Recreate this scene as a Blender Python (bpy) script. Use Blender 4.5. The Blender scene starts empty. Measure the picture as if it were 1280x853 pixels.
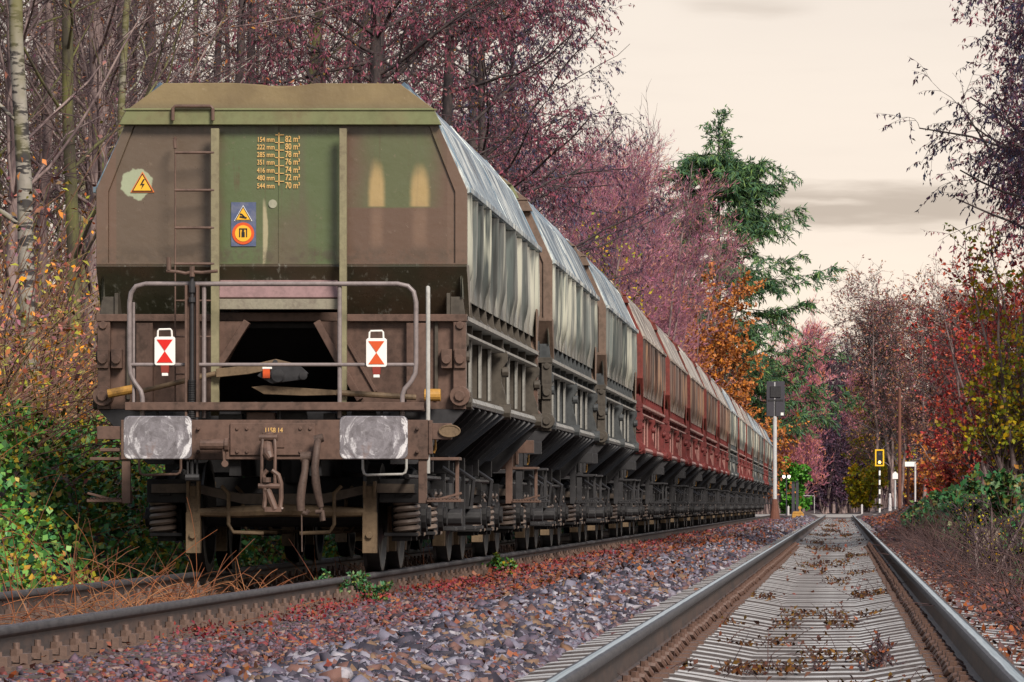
import bpy, bmesh, math, random
import numpy as np
from mathutils import Vector, Matrix, Euler

SC = bpy.context.scene
COL = SC.collection
R = math.radians
random.seed(7)

# ------------------------------------------------------------------ camera, sky, sun
F_PX, VX, VY = 6404.0, 1053.0, 631.0          # focal length and vanishing point of the photograph (1280 px wide)
CAM_Z = 0.565
cam = bpy.data.cameras.new('camera'); cam_o = bpy.data.objects.new('camera', cam); COL.objects.link(cam_o)
cam_o.location = (0, 0, CAM_Z); cam_o.rotation_euler = (R(90), 0, 0)
cam.sensor_width = 36; cam.lens = F_PX / 1280 * 36
cam.shift_x = -(VX - 640) / 1280; cam.shift_y = (VY - 426.5) / 1280
cam.clip_start = 0.5; cam.clip_end = 8000
SC.camera = cam_o
SC.view_settings.view_transform = 'Standard'; SC.view_settings.look = 'None'
SC.view_settings.exposure = 0.45; SC.view_settings.gamma = 1
SC.cycles.use_denoising = True
SC.cycles.max_bounces = 6; SC.cycles.diffuse_bounces = 3; SC.cycles.glossy_bounces = 3
SC.cycles.sample_clamp_indirect = 6

SUN_EL, SUN_AZ = 38, 150                      # azimuth clockwise from +Y (track direction): from the right, a little behind
sun = bpy.data.lights.new('sun', 'SUN'); sun.energy = 3.8; sun.angle = R(18); sun.color = (1, .92, .82)
sun_o = bpy.data.objects.new('sun', sun); COL.objects.link(sun_o)
sd = Vector((math.sin(R(SUN_AZ)) * math.cos(R(SUN_EL)), math.cos(R(SUN_AZ)) * math.cos(R(SUN_EL)), math.sin(R(SUN_EL))))
sun_o.rotation_euler = sd.to_track_quat('Z', 'Y').to_euler()
sun_o.location = sd * 50

# ------------------------------------------------------------------ node helper
class V:
    def __init__(s, g, sock): s.g, s.s = g, sock
    def _m(s, op, o, sw=False):
        a, b = (o, s) if sw else (s, o)
        return s.g.math(op, a, b)
    def __add__(s, o): return s._m('ADD', o)
    def __radd__(s, o): return s._m('ADD', o, True)
    def __sub__(s, o): return s._m('SUBTRACT', o)
    def __rsub__(s, o): return s._m('SUBTRACT', o, True)
    def __mul__(s, o): return s._m('MULTIPLY', o)
    def __rmul__(s, o): return s._m('MULTIPLY', o, True)
    def __truediv__(s, o): return s._m('DIVIDE', o)
    def abs(s): return s.g.math('ABSOLUTE', s, 0)

class G:
    def __init__(s, nt): s.nt = nt
    def new(s, t): return s.nt.nodes.new(t)
    def put(s, sock, v):
        if isinstance(v, V): s.nt.links.new(v.s, sock)
        elif isinstance(v, (tuple, list)):
            sock.default_value = tuple(v) + (1,) if len(v) == 3 and len(sock.default_value) == 4 else v
        else: sock.default_value = v
    def math(s, op, a, b=0.0, c=None):
        n = s.new('ShaderNodeMath'); n.operation = op
        s.put(n.inputs[0], a); s.put(n.inputs[1], b)
        if c is not None: s.put(n.inputs[2], c)
        return V(s, n.outputs[0])
    def coord(s, kind='Object'):
        n = s.new('ShaderNodeTexCoord'); return V(s, n.outputs[kind])
    def xyz(s, v):
        n = s.new('ShaderNodeSeparateXYZ'); s.put(n.inputs[0], v)
        return [V(s, o) for o in n.outputs]
    def scale(s, v, k):
        n = s.new('ShaderNodeVectorMath'); n.operation = 'MULTIPLY'
        s.put(n.inputs[0], v); n.inputs[1].default_value = k; return V(s, n.outputs[0])
    def noise(s, v, scale=5, detail=3, rough=.55, stretch=None):
        if stretch: v = s.scale(v, stretch)
        n = s.new('ShaderNodeTexNoise'); s.put(n.inputs['Vector'], v)
        n.inputs['Scale'].default_value = scale; n.inputs['Detail'].default_value = detail; n.inputs['Roughness'].default_value = rough
        return V(s, n.outputs['Fac'])
    def voronoi(s, v, scale):
        n = s.new('ShaderNodeTexVoronoi'); s.put(n.inputs['Vector'], v); n.inputs['Scale'].default_value = scale
        return V(s, n.outputs['Distance'])
    def ss(s, v, a, b, lo=0., hi=1.):
        n = s.new('ShaderNodeMapRange'); n.interpolation_type = 'SMOOTHSTEP'
        s.put(n.inputs[0], v); n.inputs[1].default_value = a; n.inputs[2].default_value = b
        n.inputs[3].default_value = lo; n.inputs[4].default_value = hi
        return V(s, n.outputs[0])
    def band(s, v, a, b, w): return s.ss(v, a - w, a + w) * s.ss(v, b - w, b + w, 1, 0)
    def mix(s, f, a, b, mode='MIX'):
        n = s.new('ShaderNodeMix'); n.data_type = 'RGBA'; n.blend_type = mode
        s.put(n.inputs[0], f); s.put(n.inputs[6], a); s.put(n.inputs[7], b)
        return V(s, n.outputs[2])
    def ramp(s, f, stops, const=False):
        n = s.new('ShaderNodeValToRGB'); cr = n.color_ramp
        if const: cr.interpolation = 'CONSTANT'
        while len(cr.elements) > 1: cr.elements.remove(cr.elements[-1])
        cr.elements[0].position = stops[0][0]; cr.elements[0].color = tuple(stops[0][1]) + (1,)
        for p, c in stops[1:]:
            e = cr.elements.new(p); e.color = tuple(c) + (1,)
        s.put(n.inputs[0], f); return V(s, n.outputs[0])
    def island(s):
        n = s.new('ShaderNodeNewGeometry'); return V(s, n.outputs['Random Per Island'])
    def objrand(s):
        n = s.new('ShaderNodeObjectInfo'); return V(s, n.outputs['Random'])
    def bump(s, h, strength=.3, dist=.02):
        n = s.new('ShaderNodeBump'); n.inputs['Strength'].default_value = strength; n.inputs['Distance'].default_value = dist
        s.put(n.inputs['Height'], h); return V(s, n.outputs[0])

def mat(name, fn):
    """fn(g) returns dict(color, rough, metal, normal, emit, emit_strength, spec)"""
    m = bpy.data.materials.new(name); m.use_nodes = True
    nt = m.node_tree; b = nt.nodes['Principled BSDF']; g = G(nt)
    d = fn(g)
    g.put(b.inputs['Base Color'], d['color'])
    g.put(b.inputs['Roughness'], d.get('rough', .7)); g.put(b.inputs['Metallic'], d.get('metal', 0.))
    g.put(b.inputs['Specular IOR Level'], d.get('spec', .4))
    if 'normal' in d: g.put(b.inputs['Normal'], d['normal'])
    if 'emit' in d:
        g.put(b.inputs['Emission Color'], d['emit']); b.inputs['Emission Strength'].default_value = d.get('emit_strength', 1)
    return m

# sky: a Nishita sky seen through a high cream veil of cloud, with one grey streak; the unseen zenith is darkened and blued to cut ambient light
w = bpy.data.worlds.new('World'); SC.world = w; w.use_nodes = True
nt = w.node_tree; g = G(nt); bg = nt.nodes['Background']
sky = g.new('ShaderNodeTexSky'); sky.sky_type = 'NISHITA'; sky.sun_disc = False
sky.sun_elevation = R(SUN_EL); sky.sun_rotation = R(SUN_AZ); sky.air_density = 1.2; sky.dust_density = 2
dirv = g.coord('Generated'); dx, dy, dz = g.xyz(dirv)
nz = g.noise(dirv, 9, 4, .5, (1, 1, 5))
nz2 = g.noise(dirv, 40, 4, .55, (1, 1, 7))
veil = g.ramp(dz, [(0, (8.9, 7.4, 5.95)), (.03, (8.4, 7.1, 5.85)), (.06, (7.5, 6.5, 5.6)), (.12, (6.9, 6.1, 5.4)), (.3, (4.7, 4.7, 5.0)), (.55, (2.9, 3.4, 4.3)), (1, (2.1, 2.7, 3.8))])
veil = g.mix(g.ss(nz, .35, .75) * .14 + g.ss(nz2, .45, .8) * .07, veil, (4.9, 4.2, 3.8))
e = dz + (nz2 - .5) * .006
streak = g.band(e, .0545, .0615, .002) * g.band(dx, -.018, .03, .010) * g.ss(dy, .2, .5)
hole = g.band(e, .0585, .0597, .0006) * g.band(dx, -.012, .004, .004)
st2 = g.band(e, .0955, .0985, .002) * g.band(dx, -.03, -.008, .006)
veil = g.mix(g.math('MINIMUM', streak * (1 - hole * .5) * .85 + st2 * .4, 1.), veil, (4.0, 3.3, 2.75))
skyc = g.mix(g.ss(dz, .15, .8, .94, .72), V(g, sky.outputs[0]), veil)
g.put(bg.inputs[0], skyc); bg.inputs[1].default_value = .1

# ------------------------------------------------------------------ object helpers
def link(o, parent=None):
    COL.objects.link(o)
    if parent: o.parent = parent
    return o
def tag(o, label=None, cat=None, group=None, kind=None):
    if label: o['label'] = label
    if cat: o['category'] = cat
    if group: o['group'] = group
    if kind: o['kind'] = kind
    return o
def empty(name, loc=(0, 0, 0), rz=0, parent=None):
    o = bpy.data.objects.new(name, None); o.location = loc; o.rotation_euler = (0, 0, rz); o.empty_display_size = .2
    return link(o, parent)
def np_mesh(name, v, faces, mats, midx=None, smooth=False):
    """faces: (M,k) array or list of such arrays"""
    if not isinstance(faces, list): faces = [faces]
    me = bpy.data.meshes.new(name)
    v = np.asarray(v, np.float32)
    faces = [np.asarray(f, np.int32) for f in faces if len(f)]
    loops = np.concatenate([f.ravel() for f in faces]); tot = np.concatenate([np.full(len(f), f.shape[1], np.int32) for f in faces])
    me.vertices.add(len(v)); me.vertices.foreach_set('co', v.ravel())
    me.loops.add(len(loops)); me.loops.foreach_set('vertex_index', loops)
    st = np.concatenate([[0], np.cumsum(tot)[:-1]]).astype(np.int32)
    me.polygons.add(len(tot)); me.polygons.foreach_set('loop_start', st); me.polygons.foreach_set('loop_total', tot)
    if smooth: me.polygons.foreach_set('use_smooth', np.ones(len(tot), bool))
    if midx is not None: me.polygons.foreach_set('material_index', np.asarray(midx, np.int32))
    for m in (mats if isinstance(mats, (list, tuple)) else [mats]): me.materials.append(m)
    me.update(calc_edges=True); me.validate()
    return me
def obj(name, me, parent=None, loc=None, rz=None):
    if isinstance(me, list):                       # a part that falls into separate pieces: one object each
        return [obj(name, m, parent, loc, rz) for m in me][0]
    o = bpy.data.objects.new(name, me)
    if loc is not None: o.location = loc
    if rz is not None: o.rotation_euler = (0, 0, rz)
    return link(o, parent)

class MB:
    """collects simple solids; build() links them as one mesh object"""
    def __init__(s): s.v, s.f, s.m, s.a = [], [], [], []; s.cur = 0
    def add(s, vs, fs):
        o = len(s.v); s.a.append((o, len(s.f), len(vs), len(fs))); s.v += [tuple(p) for p in vs]; s.f += [tuple(i + o for i in f) for f in fs]; s.m += [s.cur] * len(fs); return s
    def box(s, x0, x1, y0, y1, z0, z1):
        x0, x1 = sorted((x0, x1)); y0, y1 = sorted((y0, y1)); z0, z1 = sorted((z0, z1))
        return s.add([(x0,y0,z0),(x1,y0,z0),(x1,y1,z0),(x0,y1,z0),(x0,y0,z1),(x1,y0,z1),(x1,y1,z1),(x0,y1,z1)],
                     [(3,2,1,0),(4,5,6,7),(0,1,5,4),(1,2,6,5),(2,3,7,6),(3,0,4,7)])
    def bar(s, p, q, w, h, up=(0, 0, 1)):
        p, q = Vector(p), Vector(q); d = (q - p).normalized(); u = Vector(up)
        if abs(d.dot(u)) > .98: u = Vector((0, 1, 0))
        a = d.cross(u).normalized(); b = a.cross(d).normalized(); a *= w / 2; b *= h / 2
        return s.add([p-a-b, p+a-b, p+a+b, p-a+b, q-a-b, q+a-b, q+a+b, q-a+b],
                     [(0,1,2,3),(7,6,5,4),(4,5,1,0),(5,6,2,1),(6,7,3,2),(7,4,0,3)])
    def tube(s, pts, r, n=8, closed=False):
        pts = [Vector(p) for p in pts]; k = len(pts); rr = r if isinstance(r, (list, tuple)) else [r] * k
        vs = []; prev = None
        for i, p in enumerate(pts):
            if closed: t = pts[(i + 1) % k] - pts[i - 1]
            else: t = pts[min(i + 1, k - 1)] - pts[max(i - 1, 0)]
            t.normalize()
            if prev is None:
                a = t.orthogonal().normalized()
            else:
                a = prev - t * prev.dot(t)
                a = a.normalized() if a.length > 1e-6 else t.orthogonal().normalized()
            prev = a; b = t.cross(a)
            for j in range(n):
                an = 2 * math.pi * j / n
                vs.append(p + (a * math.cos(an) + b * math.sin(an)) * rr[i])
        fs = []
        for i in range(k if closed else k - 1):
            i2 = (i + 1) % k
            for j in range(n):
                j2 = (j + 1) % n
                fs.append((i*n+j, i*n+j2, i2*n+j2, i2*n+j))
        if not closed:
            fs.append(tuple(range(n))[::-1]); fs.append(tuple((k-1)*n + j for j in range(n)))
        return s.add(vs, fs)
    def cyl(s, p, q, r, n=16): return s.tube([p, q], r, n)
    def prism(s, poly, axis, a, b):
        """poly in the two other axes (x,z for 'y'; y,z for 'x'; x,y for 'z')"""
        def mk(u, v, t): return {'y': (u, t, v), 'x': (t, u, v), 'z': (u, v, t)}[axis]
        n = len(poly)
        vs = [mk(u, v, a) for u, v in poly] + [mk(u, v, b) for u, v in poly]
        fs = [tuple(range(n)), tuple(range(2 * n - 1, n - 1, -1))] + [(i, n + i, n + (i + 1) % n, (i + 1) % n) for i in range(n)]
        return s.add(vs, fs)
    def slab(s, quad, t):
        """a flat quad in 3-D given thickness t along its normal"""
        q = [Vector(p) for p in quad]; nrm = (q[1] - q[0]).cross(q[-1] - q[0]).normalized() * t; n = len(q)
        return s.add(q + [p + nrm for p in q], [tuple(range(n))[::-1], tuple(range(n, 2 * n))] + [(i, (i + 1) % n, n + (i + 1) % n, n + i) for i in range(n)])
    def join(s, o, cur):
        c = s.cur
        for (v0, f0, nv, nf) in o.a:
            s.cur = cur; s.add(o.v[v0:v0 + nv], [tuple(i - v0 for i in f) for f in o.f[f0:f0 + nf]])
        s.cur = c; return s
    def mesh(s, name, mats, bevel=0, smooth=False):
        """one mesh, or a list of meshes where the solids stand clear of each other"""
        k = len(s.a); bb = []
        for (v0, f0, nv, nf) in s.a:
            p = np.array(s.v[v0:v0 + nv]); bb.append((p.min(0), p.max(0)))
        par = list(range(k))
        def find(i):
            while par[i] != i: par[i] = par[par[i]]; i = par[i]
            return i
        for i in range(k):
            for j in range(i + 1, k):
                gap = np.maximum(0, np.maximum(bb[i][0] - bb[j][1], bb[j][0] - bb[i][1])); sz = max((bb[i][1] - bb[i][0]).max(), (bb[j][1] - bb[j][0]).max())
                if np.sqrt((gap ** 2).sum()) <= max(.02, .48 * sz): par[find(i)] = find(j)
        roots = {}
        for i in range(k): roots.setdefault(find(i), []).append(i)
        if len(roots) == 1: return s._mesh(name, mats, bevel, smooth)
        out = []
        for idx in roots.values():
            q = MB()
            for i in idx:
                v0, f0, nv, nf = s.a[i]; q.cur = s.m[f0]
                q.add(s.v[v0:v0 + nv], [tuple(t - v0 for t in f) for f in s.f[f0:f0 + nf]])
            out.append(q._mesh(name, mats, bevel, smooth))
        return out
    def _mesh(s, name, mats, bevel=0, smooth=False):
        me = bpy.data.meshes.new(name); me.from_pydata(s.v, [], s.f)
        for m in (mats if isinstance(mats, (list, tuple)) else [mats]): me.materials.append(m)
        me.polygons.foreach_set('material_index', s.m)
        bm = bmesh.new(); bm.from_mesh(me)
        bmesh.ops.recalc_face_normals(bm, faces=bm.faces)
        if bevel:
            es = [e for e in bm.edges if len(e.link_faces) == 2 and e.calc_face_angle(0) > .6]
            bmesh.ops.bevel(bm, geom=es, offset=bevel, segments=1, affect='EDGES', clamp_overlap=True)
        if smooth:
            for f_ in bm.faces: f_.smooth = True
            for e in bm.edges:
                if len(e.link_faces) == 2 and e.calc_face_angle(0) > .7: e.smooth = False
        bm.to_mesh(me); bm.free(); me.update()
        return me
    def build(s, name, mats, parent=None, bevel=0, smooth=False):
        return obj(name, s.mesh(name, mats, bevel, smooth), parent)

def arc(cx, cz, r, a0, a1, n, y):
    return [(cx + r * math.cos(R(a0 + (a1 - a0) * i / n)), y, cz + r * math.sin(R(a0 + (a1 - a0) * i / n))) for i in range(n + 1)]

def text_mesh(body, size, material, extrude=.002, align='LEFT'):
    cu = bpy.data.curves.new('lettering', 'FONT'); cu.body = body; cu.size = size; cu.extrude = extrude; cu.align_x = align; cu.offset = size * .012
    o = bpy.data.objects.new('lettering', cu); COL.objects.link(o)
    dg = bpy.context.evaluated_depsgraph_get(); dg.update()
    me = bpy.data.meshes.new_from_object(o.evaluated_get(dg)); me.name = 'lettering'
    COL.objects.unlink(o); bpy.data.objects.remove(o)
    me.materials.clear(); me.materials.append(material)
    return me
def copy_tree(o, parent=None, skip=()):
    c = o.copy(); COL.objects.link(c); c.parent = parent
    for ch in o.children:
        if ch.name.split('.')[0] in skip: continue
        copy_tree(ch, c, skip)
    return c

def PX(px, d): return (px - VX) / F_PX * d
def PZ(py, d): return CAM_Z + (VY - py) / F_PX * d

def sstep(x, a, b):
    t = np.clip((np.asarray(x, float) - a) / (b - a), 0, 1); return t * t * (3 - 2 * t)
def vnoise(x, y, s=1.0, seed=0):
    x = np.asarray(x, float) / s; y = np.asarray(y, float) / s
    return (np.sin(x * 1.3 + y * .7 + seed) + np.sin(x * -.8 + y * 1.9 + seed * 2.1 + 1) + np.sin(x * 2.7 + y * 2.1 + seed * .7) * .5 + np.sin(x * 4.1 - y * 3.3 + seed) * .3) / 2.8
def ground_z(x, y):
    x = np.asarray(x, float); y = np.asarray(y, float)
    z = np.full(np.broadcast(x, y).shape, -.24)
    z = z - .09 * (sstep(x, -1.5, -1.3) - sstep(x, .95, 1.15)) * 1.0                     # hollow between the sleepers of the right track
    z = z + .105 * (sstep(x, .68, .80) - sstep(x, 1.5, 1.8))
    z = z + .13 * np.exp(-((x + 2.05) / .42) ** 2) + .02 * vnoise(x, y, .5, 3) * sstep(x, -3.6, -3.0) * (1 - sstep(x, -1.7, -1.4))
    z = z - .05 * sstep(x, -6.1, -5.9) * (1 - sstep(x, -4.0, -3.85)) + .03 * sstep(x, -4.0, -3.9) * (1 - sstep(x, -3.3, -3.0))
    near_l = 1 - .0 * y
    z = z + sstep(-x, 6.1, 8.2) * 1.25 * (1 + .15 * vnoise(x, y, 4, 1)) + sstep(-x, 9, 40) * 2.5
    z = z + sstep(x, 1.45, 3.0) * .75 * (1 + .25 * vnoise(x, y, 5, 2)) * sstep(y, 25, 60) * (1 - .5 * sstep(y, 200, 270)) + sstep(x, 3.5, 30) * 2.0
    z = z + .25 * sstep(y, 278, 281) * (1 - .0) - 0.0
    return z
# ------------------------------------------------------------------ materials
def weathered(base, dirt, rough=.65, metal=0., sc=3., streak=True, spec=.35, amt=.6, bumpk=.12):
    def fn(g):
        c = g.coord(); n1 = g.noise(c, sc, 5, .6); n2 = g.noise(c, sc * 6, 4, .65)
        n3 = g.noise(c, sc * 2.2, 3, .6, (1, 1, .12)) if streak else n1
        f = g.ss(n1 * .5 + n3 * .5, .38, .66) * amt + g.ss(n2, .58, .72) * .25
        col = g.mix(f, base, dirt)
        col = g.mix(g.ss(n2, .35, .6) * .35, col, tuple(min(1, k * 1.5 + .004) for k in base))
        return dict(color=col, rough=rough + (n1 - .5) * .3, metal=metal, spec=spec, normal=g.bump(n2, bumpk, .01))
    return fn
M = {}
M['brown'] = mat('brown_paint', weathered((.115, .070, .054), (.036, .025, .020), .42, amt=.8, spec=0.25))
M['olive'] = mat('olive_paint', weathered((.20, .18, .105), (.12, .09, .06), .55))
M['grey_dark'] = mat('dark_steel', weathered((.026, .025, .027), (.009, .009, .010), .5, spec=0.35))
M['dark'] = mat('grimy_black', weathered((.014, .013, .014), (.006, .006, .006), .6, spec=0.25))
M['wheel'] = mat('wheel_steel', weathered((.016, .014, .013), (.007, .006, .006), .5, streak=False, spec=0.25))
M['spring'] = mat('spring_steel', weathered((.14, .105, .085), (.06, .045, .04), .5, streak=False))
M['bogie_tan'] = mat('dusty_brake_steel', weathered((.145, .10, .060), (.045, .033, .024), .6, sc=6, spec=0.2))
M['bogie_beam'] = mat('grimy_brown_steel', weathered((.10, .078, .062), (.045, .036, .03), .6, spec=0.2))
M['rail_tube'] = mat('handrail_steel', weathered((.20, .165, .16), (.10, .08, .08), .42, spec=.5))
M['tube_grey'] = mat('grey_tube', weathered((.32, .31, .29), (.16, .15, .13), .45, spec=.5))
M['yellow'] = mat('yellow_paint', weathered((.40, .21, .045), (.14, .08, .035), .5, sc=8))
M['black'] = mat('black_paint', lambda g: dict(color=(.012, .011, .011), rough=.6))
M['white'] = mat('white_paint', lambda g: dict(color=g.mix(g.noise(g.coord(), 30, 3) * .3, (.82, .80, .76), (.60, .55, .48)), rough=.5))
M['red_sign'] = mat('red_reflective', lambda g: dict(color=(.60, .018, .012), rough=.35))
M['orange_red'] = mat('orange_red_reflective', lambda g: dict(color=(.58, .085, .02), rough=.35))
M['red_cap'] = mat('red_bracket', lambda g: dict(color=(.22, .03, .02), rough=.5))
M['letter'] = mat('yellow_lettering', lambda g: dict(color=g.mix(g.noise(g.coord('Object'), 40, 2), (.72, .42, .12), (.50, .33, .14)), rough=.6))
M['sign_yellow'] = mat('sign_yellow', lambda g: dict(color=(.75, .40, .03), rough=.45))
M['sign_blue'] = mat('sign_blue', lambda g: dict(color=g.mix(g.ss(g.noise(g.coord(), 14, 3), .4, .65), (.07, .09, .17), (.12, .13, .19)), rough=.5))
M['sign_orange'] = mat('sign_orange', lambda g: dict(color=(.62, .16, .03), rough=.45))
M['hose'] = mat('rubber_hose', weathered((.085, .056, .045), (.028, .021, .018), .6, sc=9, spec=0.2))

def end_paint(g):                                     # camouflage paint of the first wagon's end, local coordinates in metres
    c = g.coord(); x, y, z = g.xyz(c)
    big = g.noise(c, 1.6, 4, .55); fine = g.noise(c, 14, 4, .65); st = g.noise(c, 7, 4, .6, (1, 1, .06))
    xw = x + (big - .5) * .35
    brown, green, oliv = (.104, .074, .052), (.082, .106, .046), (.14, .10, .055)
    col = g.mix(g.ss(xw, -.62, -.42), brown, green)
    col = g.mix(g.band(xw, -.10, .22, .14) * g.ss(z + (big - .5) * .7, 2.75, 3.25, .75, 0), col, brown)
    bay = g.ss(x, .49, .50)
    fade = g.ss(xw, .48, .80) * g.ss(xw, 1.12, 1.36, 1, 0) * g.ss(z + (fine - .5) * .012, 3.03, 3.05) * g.ss(z + (big - .5) * .5, 3.55, 3.85, 1, .6)
    col = g.mix(bay, col, (.108, .066, .046)); col = g.mix(bay * fade * .9, col, (.088, .104, .048))
    col = g.mix(g.ss(x.abs(), 1.375, 1.385), col, (.125, .078, .055))
    # two worn pale patches, fading streaks below them
    for cx, wz, hw in ((.790, 3.335, .080), (1.150, 3.30, .094)):
        ex = (x - cx) / hw; ez = (z - 3.06) / (wz + .12 - 3.06)
        el = g.math('POWER', g.math('POWER', ex.abs(), 2.4) + g.math('POWER', ez.abs(), 3.2), .40)
        col = g.mix(g.ss(el + (fine - .5) * .22, .50, 1.08, 1, 0) * g.ss(z, 3.04, 3.06), col, (.33, .235, .105))
        col = g.mix(g.ss(ex.abs() + (fine - .5) * .5, .2, .95, .5, 0) * g.band(z, 2.72, 3.04, .09), col, (.20, .125, .085))
    # light grey-green blob of old paint round the lightning sign
    bx = x + 1.21; bz = z - 3.235
    bl = g.math('SQRT', bx * bx * 1.0 + bz * bz * 1.15) + (g.noise(c, 9, 3) - .5) * .10
    col = g.mix(g.ss(bl, .125, .14, 1, 0), col, (.30, .33, .22))
    rx = (x - .0 + .155) / .045; rz = (z - 2.83) / .30                                    # pale sliver beside the stickers
    col = g.mix(g.ss(g.math('SQRT', rx * rx + rz * rz) + (fine - .5) * .3, .7, 1.0, 1, 0) * g.ss(x, -.165, -.15), col, (.33, .29, .18))
    col = g.mix(g.ss(st, .56, .75) * .45, col, (.10, .075, .052))
    col = g.mix(g.ss(fine, .60, .76) * .35, col, (.22, .165, .12))
    drip = g.noise(c, 22, 3, .7, (1, 1, .05))
    chip = g.noise(c, 55, 3, .7); spot = g.noise(c, 5, 5, .75)
    col = g.mix(g.ss(chip, .69, .72) * g.ss(spot, .50, .62), col, (.30, .24, .18))
    run = g.noise(c, 16, 4, .65, (1, 1, .035))
    col = g.mix(g.ss(run, .60, .70) * g.ss(spot, .42, .6) * .55, col, (.085, .045, .026))
    col = g.mix(g.band(z, 2.575, 2.70, .05) * g.ss(spot + (fine - .5) * .6, .4, .6) * .6, col, (.07, .05, .035))
    col = g.mix(g.ss(z, 3.60, 3.73) * g.ss(run, .40, .6) * .6, col, (.06, .05, .035))
    low = g.ss(z, 2.56, 2.58, 1, 0)  # plate below the fold: grime plus its down-facing shade, painted dark
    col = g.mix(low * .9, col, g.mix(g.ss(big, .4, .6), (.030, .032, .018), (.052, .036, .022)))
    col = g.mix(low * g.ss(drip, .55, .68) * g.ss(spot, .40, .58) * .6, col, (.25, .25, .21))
    return dict(color=col, rough=.33 + (spot - .5) * .4, spec=.6, normal=g.bump(big * .8 + fine * .05 + spot * .15, .35, .05))
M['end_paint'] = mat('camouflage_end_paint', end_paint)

def roof_block(g):
    c = g.coord(); x, y, z = g.xyz(c); n = g.noise(c, 2.2, 5, .6); f = g.noise(c, 12, 4, .65)
    col = g.mix(g.ss(n, .3, .7), (.215, .160, .080), (.150, .108, .056))
    col = g.mix(g.ss(f, .62, .74) * .4, col, (.36, .28, .19))
    edge = g.ss(z + (n - .5) * .08, 3.86, 3.93, .6, 0)
    return dict(color=g.mix(edge, col, (.12, .10, .06)), rough=.5, normal=g.bump(n, .3, .05))
M['roof_block'] = mat('roof_block_paint', roof_block)
M['fascia'] = mat('green_fascia_paint', weathered((.135, .150, .070), (.16, .11, .06), .45, sc=1.2))

def side_sheet(a, b, hi, kz=.12, blue=0.):
    def fn(g):
        c = g.coord(); x, y, z = g.xyz(c); o = g.objrand()
        cb = g.new('ShaderNodeCombineXYZ'); g.put(cb.inputs[0], x + o * 37); g.put(cb.inputs[1], y); g.put(cb.inputs[2], z); c = V(g, cb.outputs[0])
        st = g.noise(c, 1.5, 4, .6, (1, 1, kz)); ed = g.noise(c, 2.6, 5, .68, (1, 1, kz * .7)); f = g.noise(c, 12, 4, .65, (1, 1, .10)); big = g.noise(c, .8, 3, .5, (1, 1, .7))
        col = g.mix(g.ss(st, .40, .58), a, b)
        col = g.mix(g.ss(ed * .7 + big * .3, .50, .57), col, hi)  # pale streaks: highlights of the folds put into the colour
        col = g.mix(g.ss(ed, .38, .46, 1, 0) * .9, col, tuple(k * .30 for k in b))  # dark lines: shaded troughs of the folds put into the colour
        col = g.mix(g.ss(f, .54, .70) * .55, col, tuple(k * .5 for k in b))
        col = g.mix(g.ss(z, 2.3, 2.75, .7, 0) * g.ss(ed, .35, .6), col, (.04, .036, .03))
        return dict(color=col, rough=g.ss(st, .3, .7, .26, .45), metal=.3, spec=.6, normal=g.bump(st * .8 + ed * .5 + f * .06, .5, .06))
    return fn
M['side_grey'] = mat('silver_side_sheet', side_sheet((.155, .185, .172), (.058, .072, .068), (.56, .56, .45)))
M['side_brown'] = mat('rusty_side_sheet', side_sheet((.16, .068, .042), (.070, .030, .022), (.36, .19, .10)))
M['flap_grey'] = mat('silver_roof_flap', side_sheet((.19, .28, .34), (.09, .14, .19), (.66, .70, .66), .35))  # blue tones paint the sky's reflection on the flaps
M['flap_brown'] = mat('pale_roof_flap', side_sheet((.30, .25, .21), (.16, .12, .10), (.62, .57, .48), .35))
M['low_grey'] = mat('grey_lower_paint', weathered((.052, .056, .058), (.018, .019, .020), .5, spec=0.25))
M['low_olive'] = mat('grey_brown_lower_paint', weathered((.066, .056, .045), (.024, .020, .017), .5, spec=0.25))
M['low_red'] = mat('red_lower_paint', weathered((.130, .026, .024), (.042, .016, .015), .5, spec=0.25))
M['beam'] = mat('worn_beam_paint', weathered((.24, .235, .215), (.12, .11, .10), .42, spec=0.35))
M['beam_red'] = mat('worn_red_beam_paint', weathered((.30, .15, .13), (.12, .06, .055), .42, spec=.55))
M['end_plain'] = mat('brown_end_paint', weathered((.15, .10, .075), (.07, .055, .042), .55, spec=0.2))
M['end_red'] = mat('red_brown_end_paint', weathered((.16, .035, .027), (.07, .028, .024), .55, spec=0.2))

def buffer_face(g):
    c = g.coord(); x, y, z = g.xyz(c)
    r = g.math('SQRT', x * x + z * z)
    n = g.noise(c, 9, 5, .65); f = g.noise(c, 60, 3, .6)
    cb = g.new('ShaderNodeCombineXYZ'); g.put(cb.inputs[0], r * 26 + n * 3); g.put(cb.inputs[1], g.math('ARCTAN2', z, x) * .9); g.put(cb.inputs[2], n * 2)
    sw = g.noise(V(g, cb.outputs[0]), 1.0, 5, .7)
    col = g.mix(g.ss(n, .35, .65), (.17, .155, .165), (.27, .25, .27))
    col = g.mix(g.ss(sw, .52, .66) * g.ss(r, .05, .16) * .8, col, (.62, .60, .62))
    col = g.mix(g.ss(r, .19, .27) * g.ss(sw + (n - .5) * .5, .50, .60) * .8, col, (.74, .72, .72))
    col = g.mix(g.ss(sw, .30, .42, 1, 0) * .6, col, (.07, .06, .065))
    col = g.mix(g.ss(g.noise(c, 5, 4, .6), .60, .70) * .5, col, (.20, .12, .09))
    return dict(color=col, rough=g.ss(sw, .3, .7, .28, .55), metal=.35, spec=.5, normal=g.bump(sw + f * .2, .3, .012))
M['buffer'] = mat('scuffed_buffer_steel', buffer_face)

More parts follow.
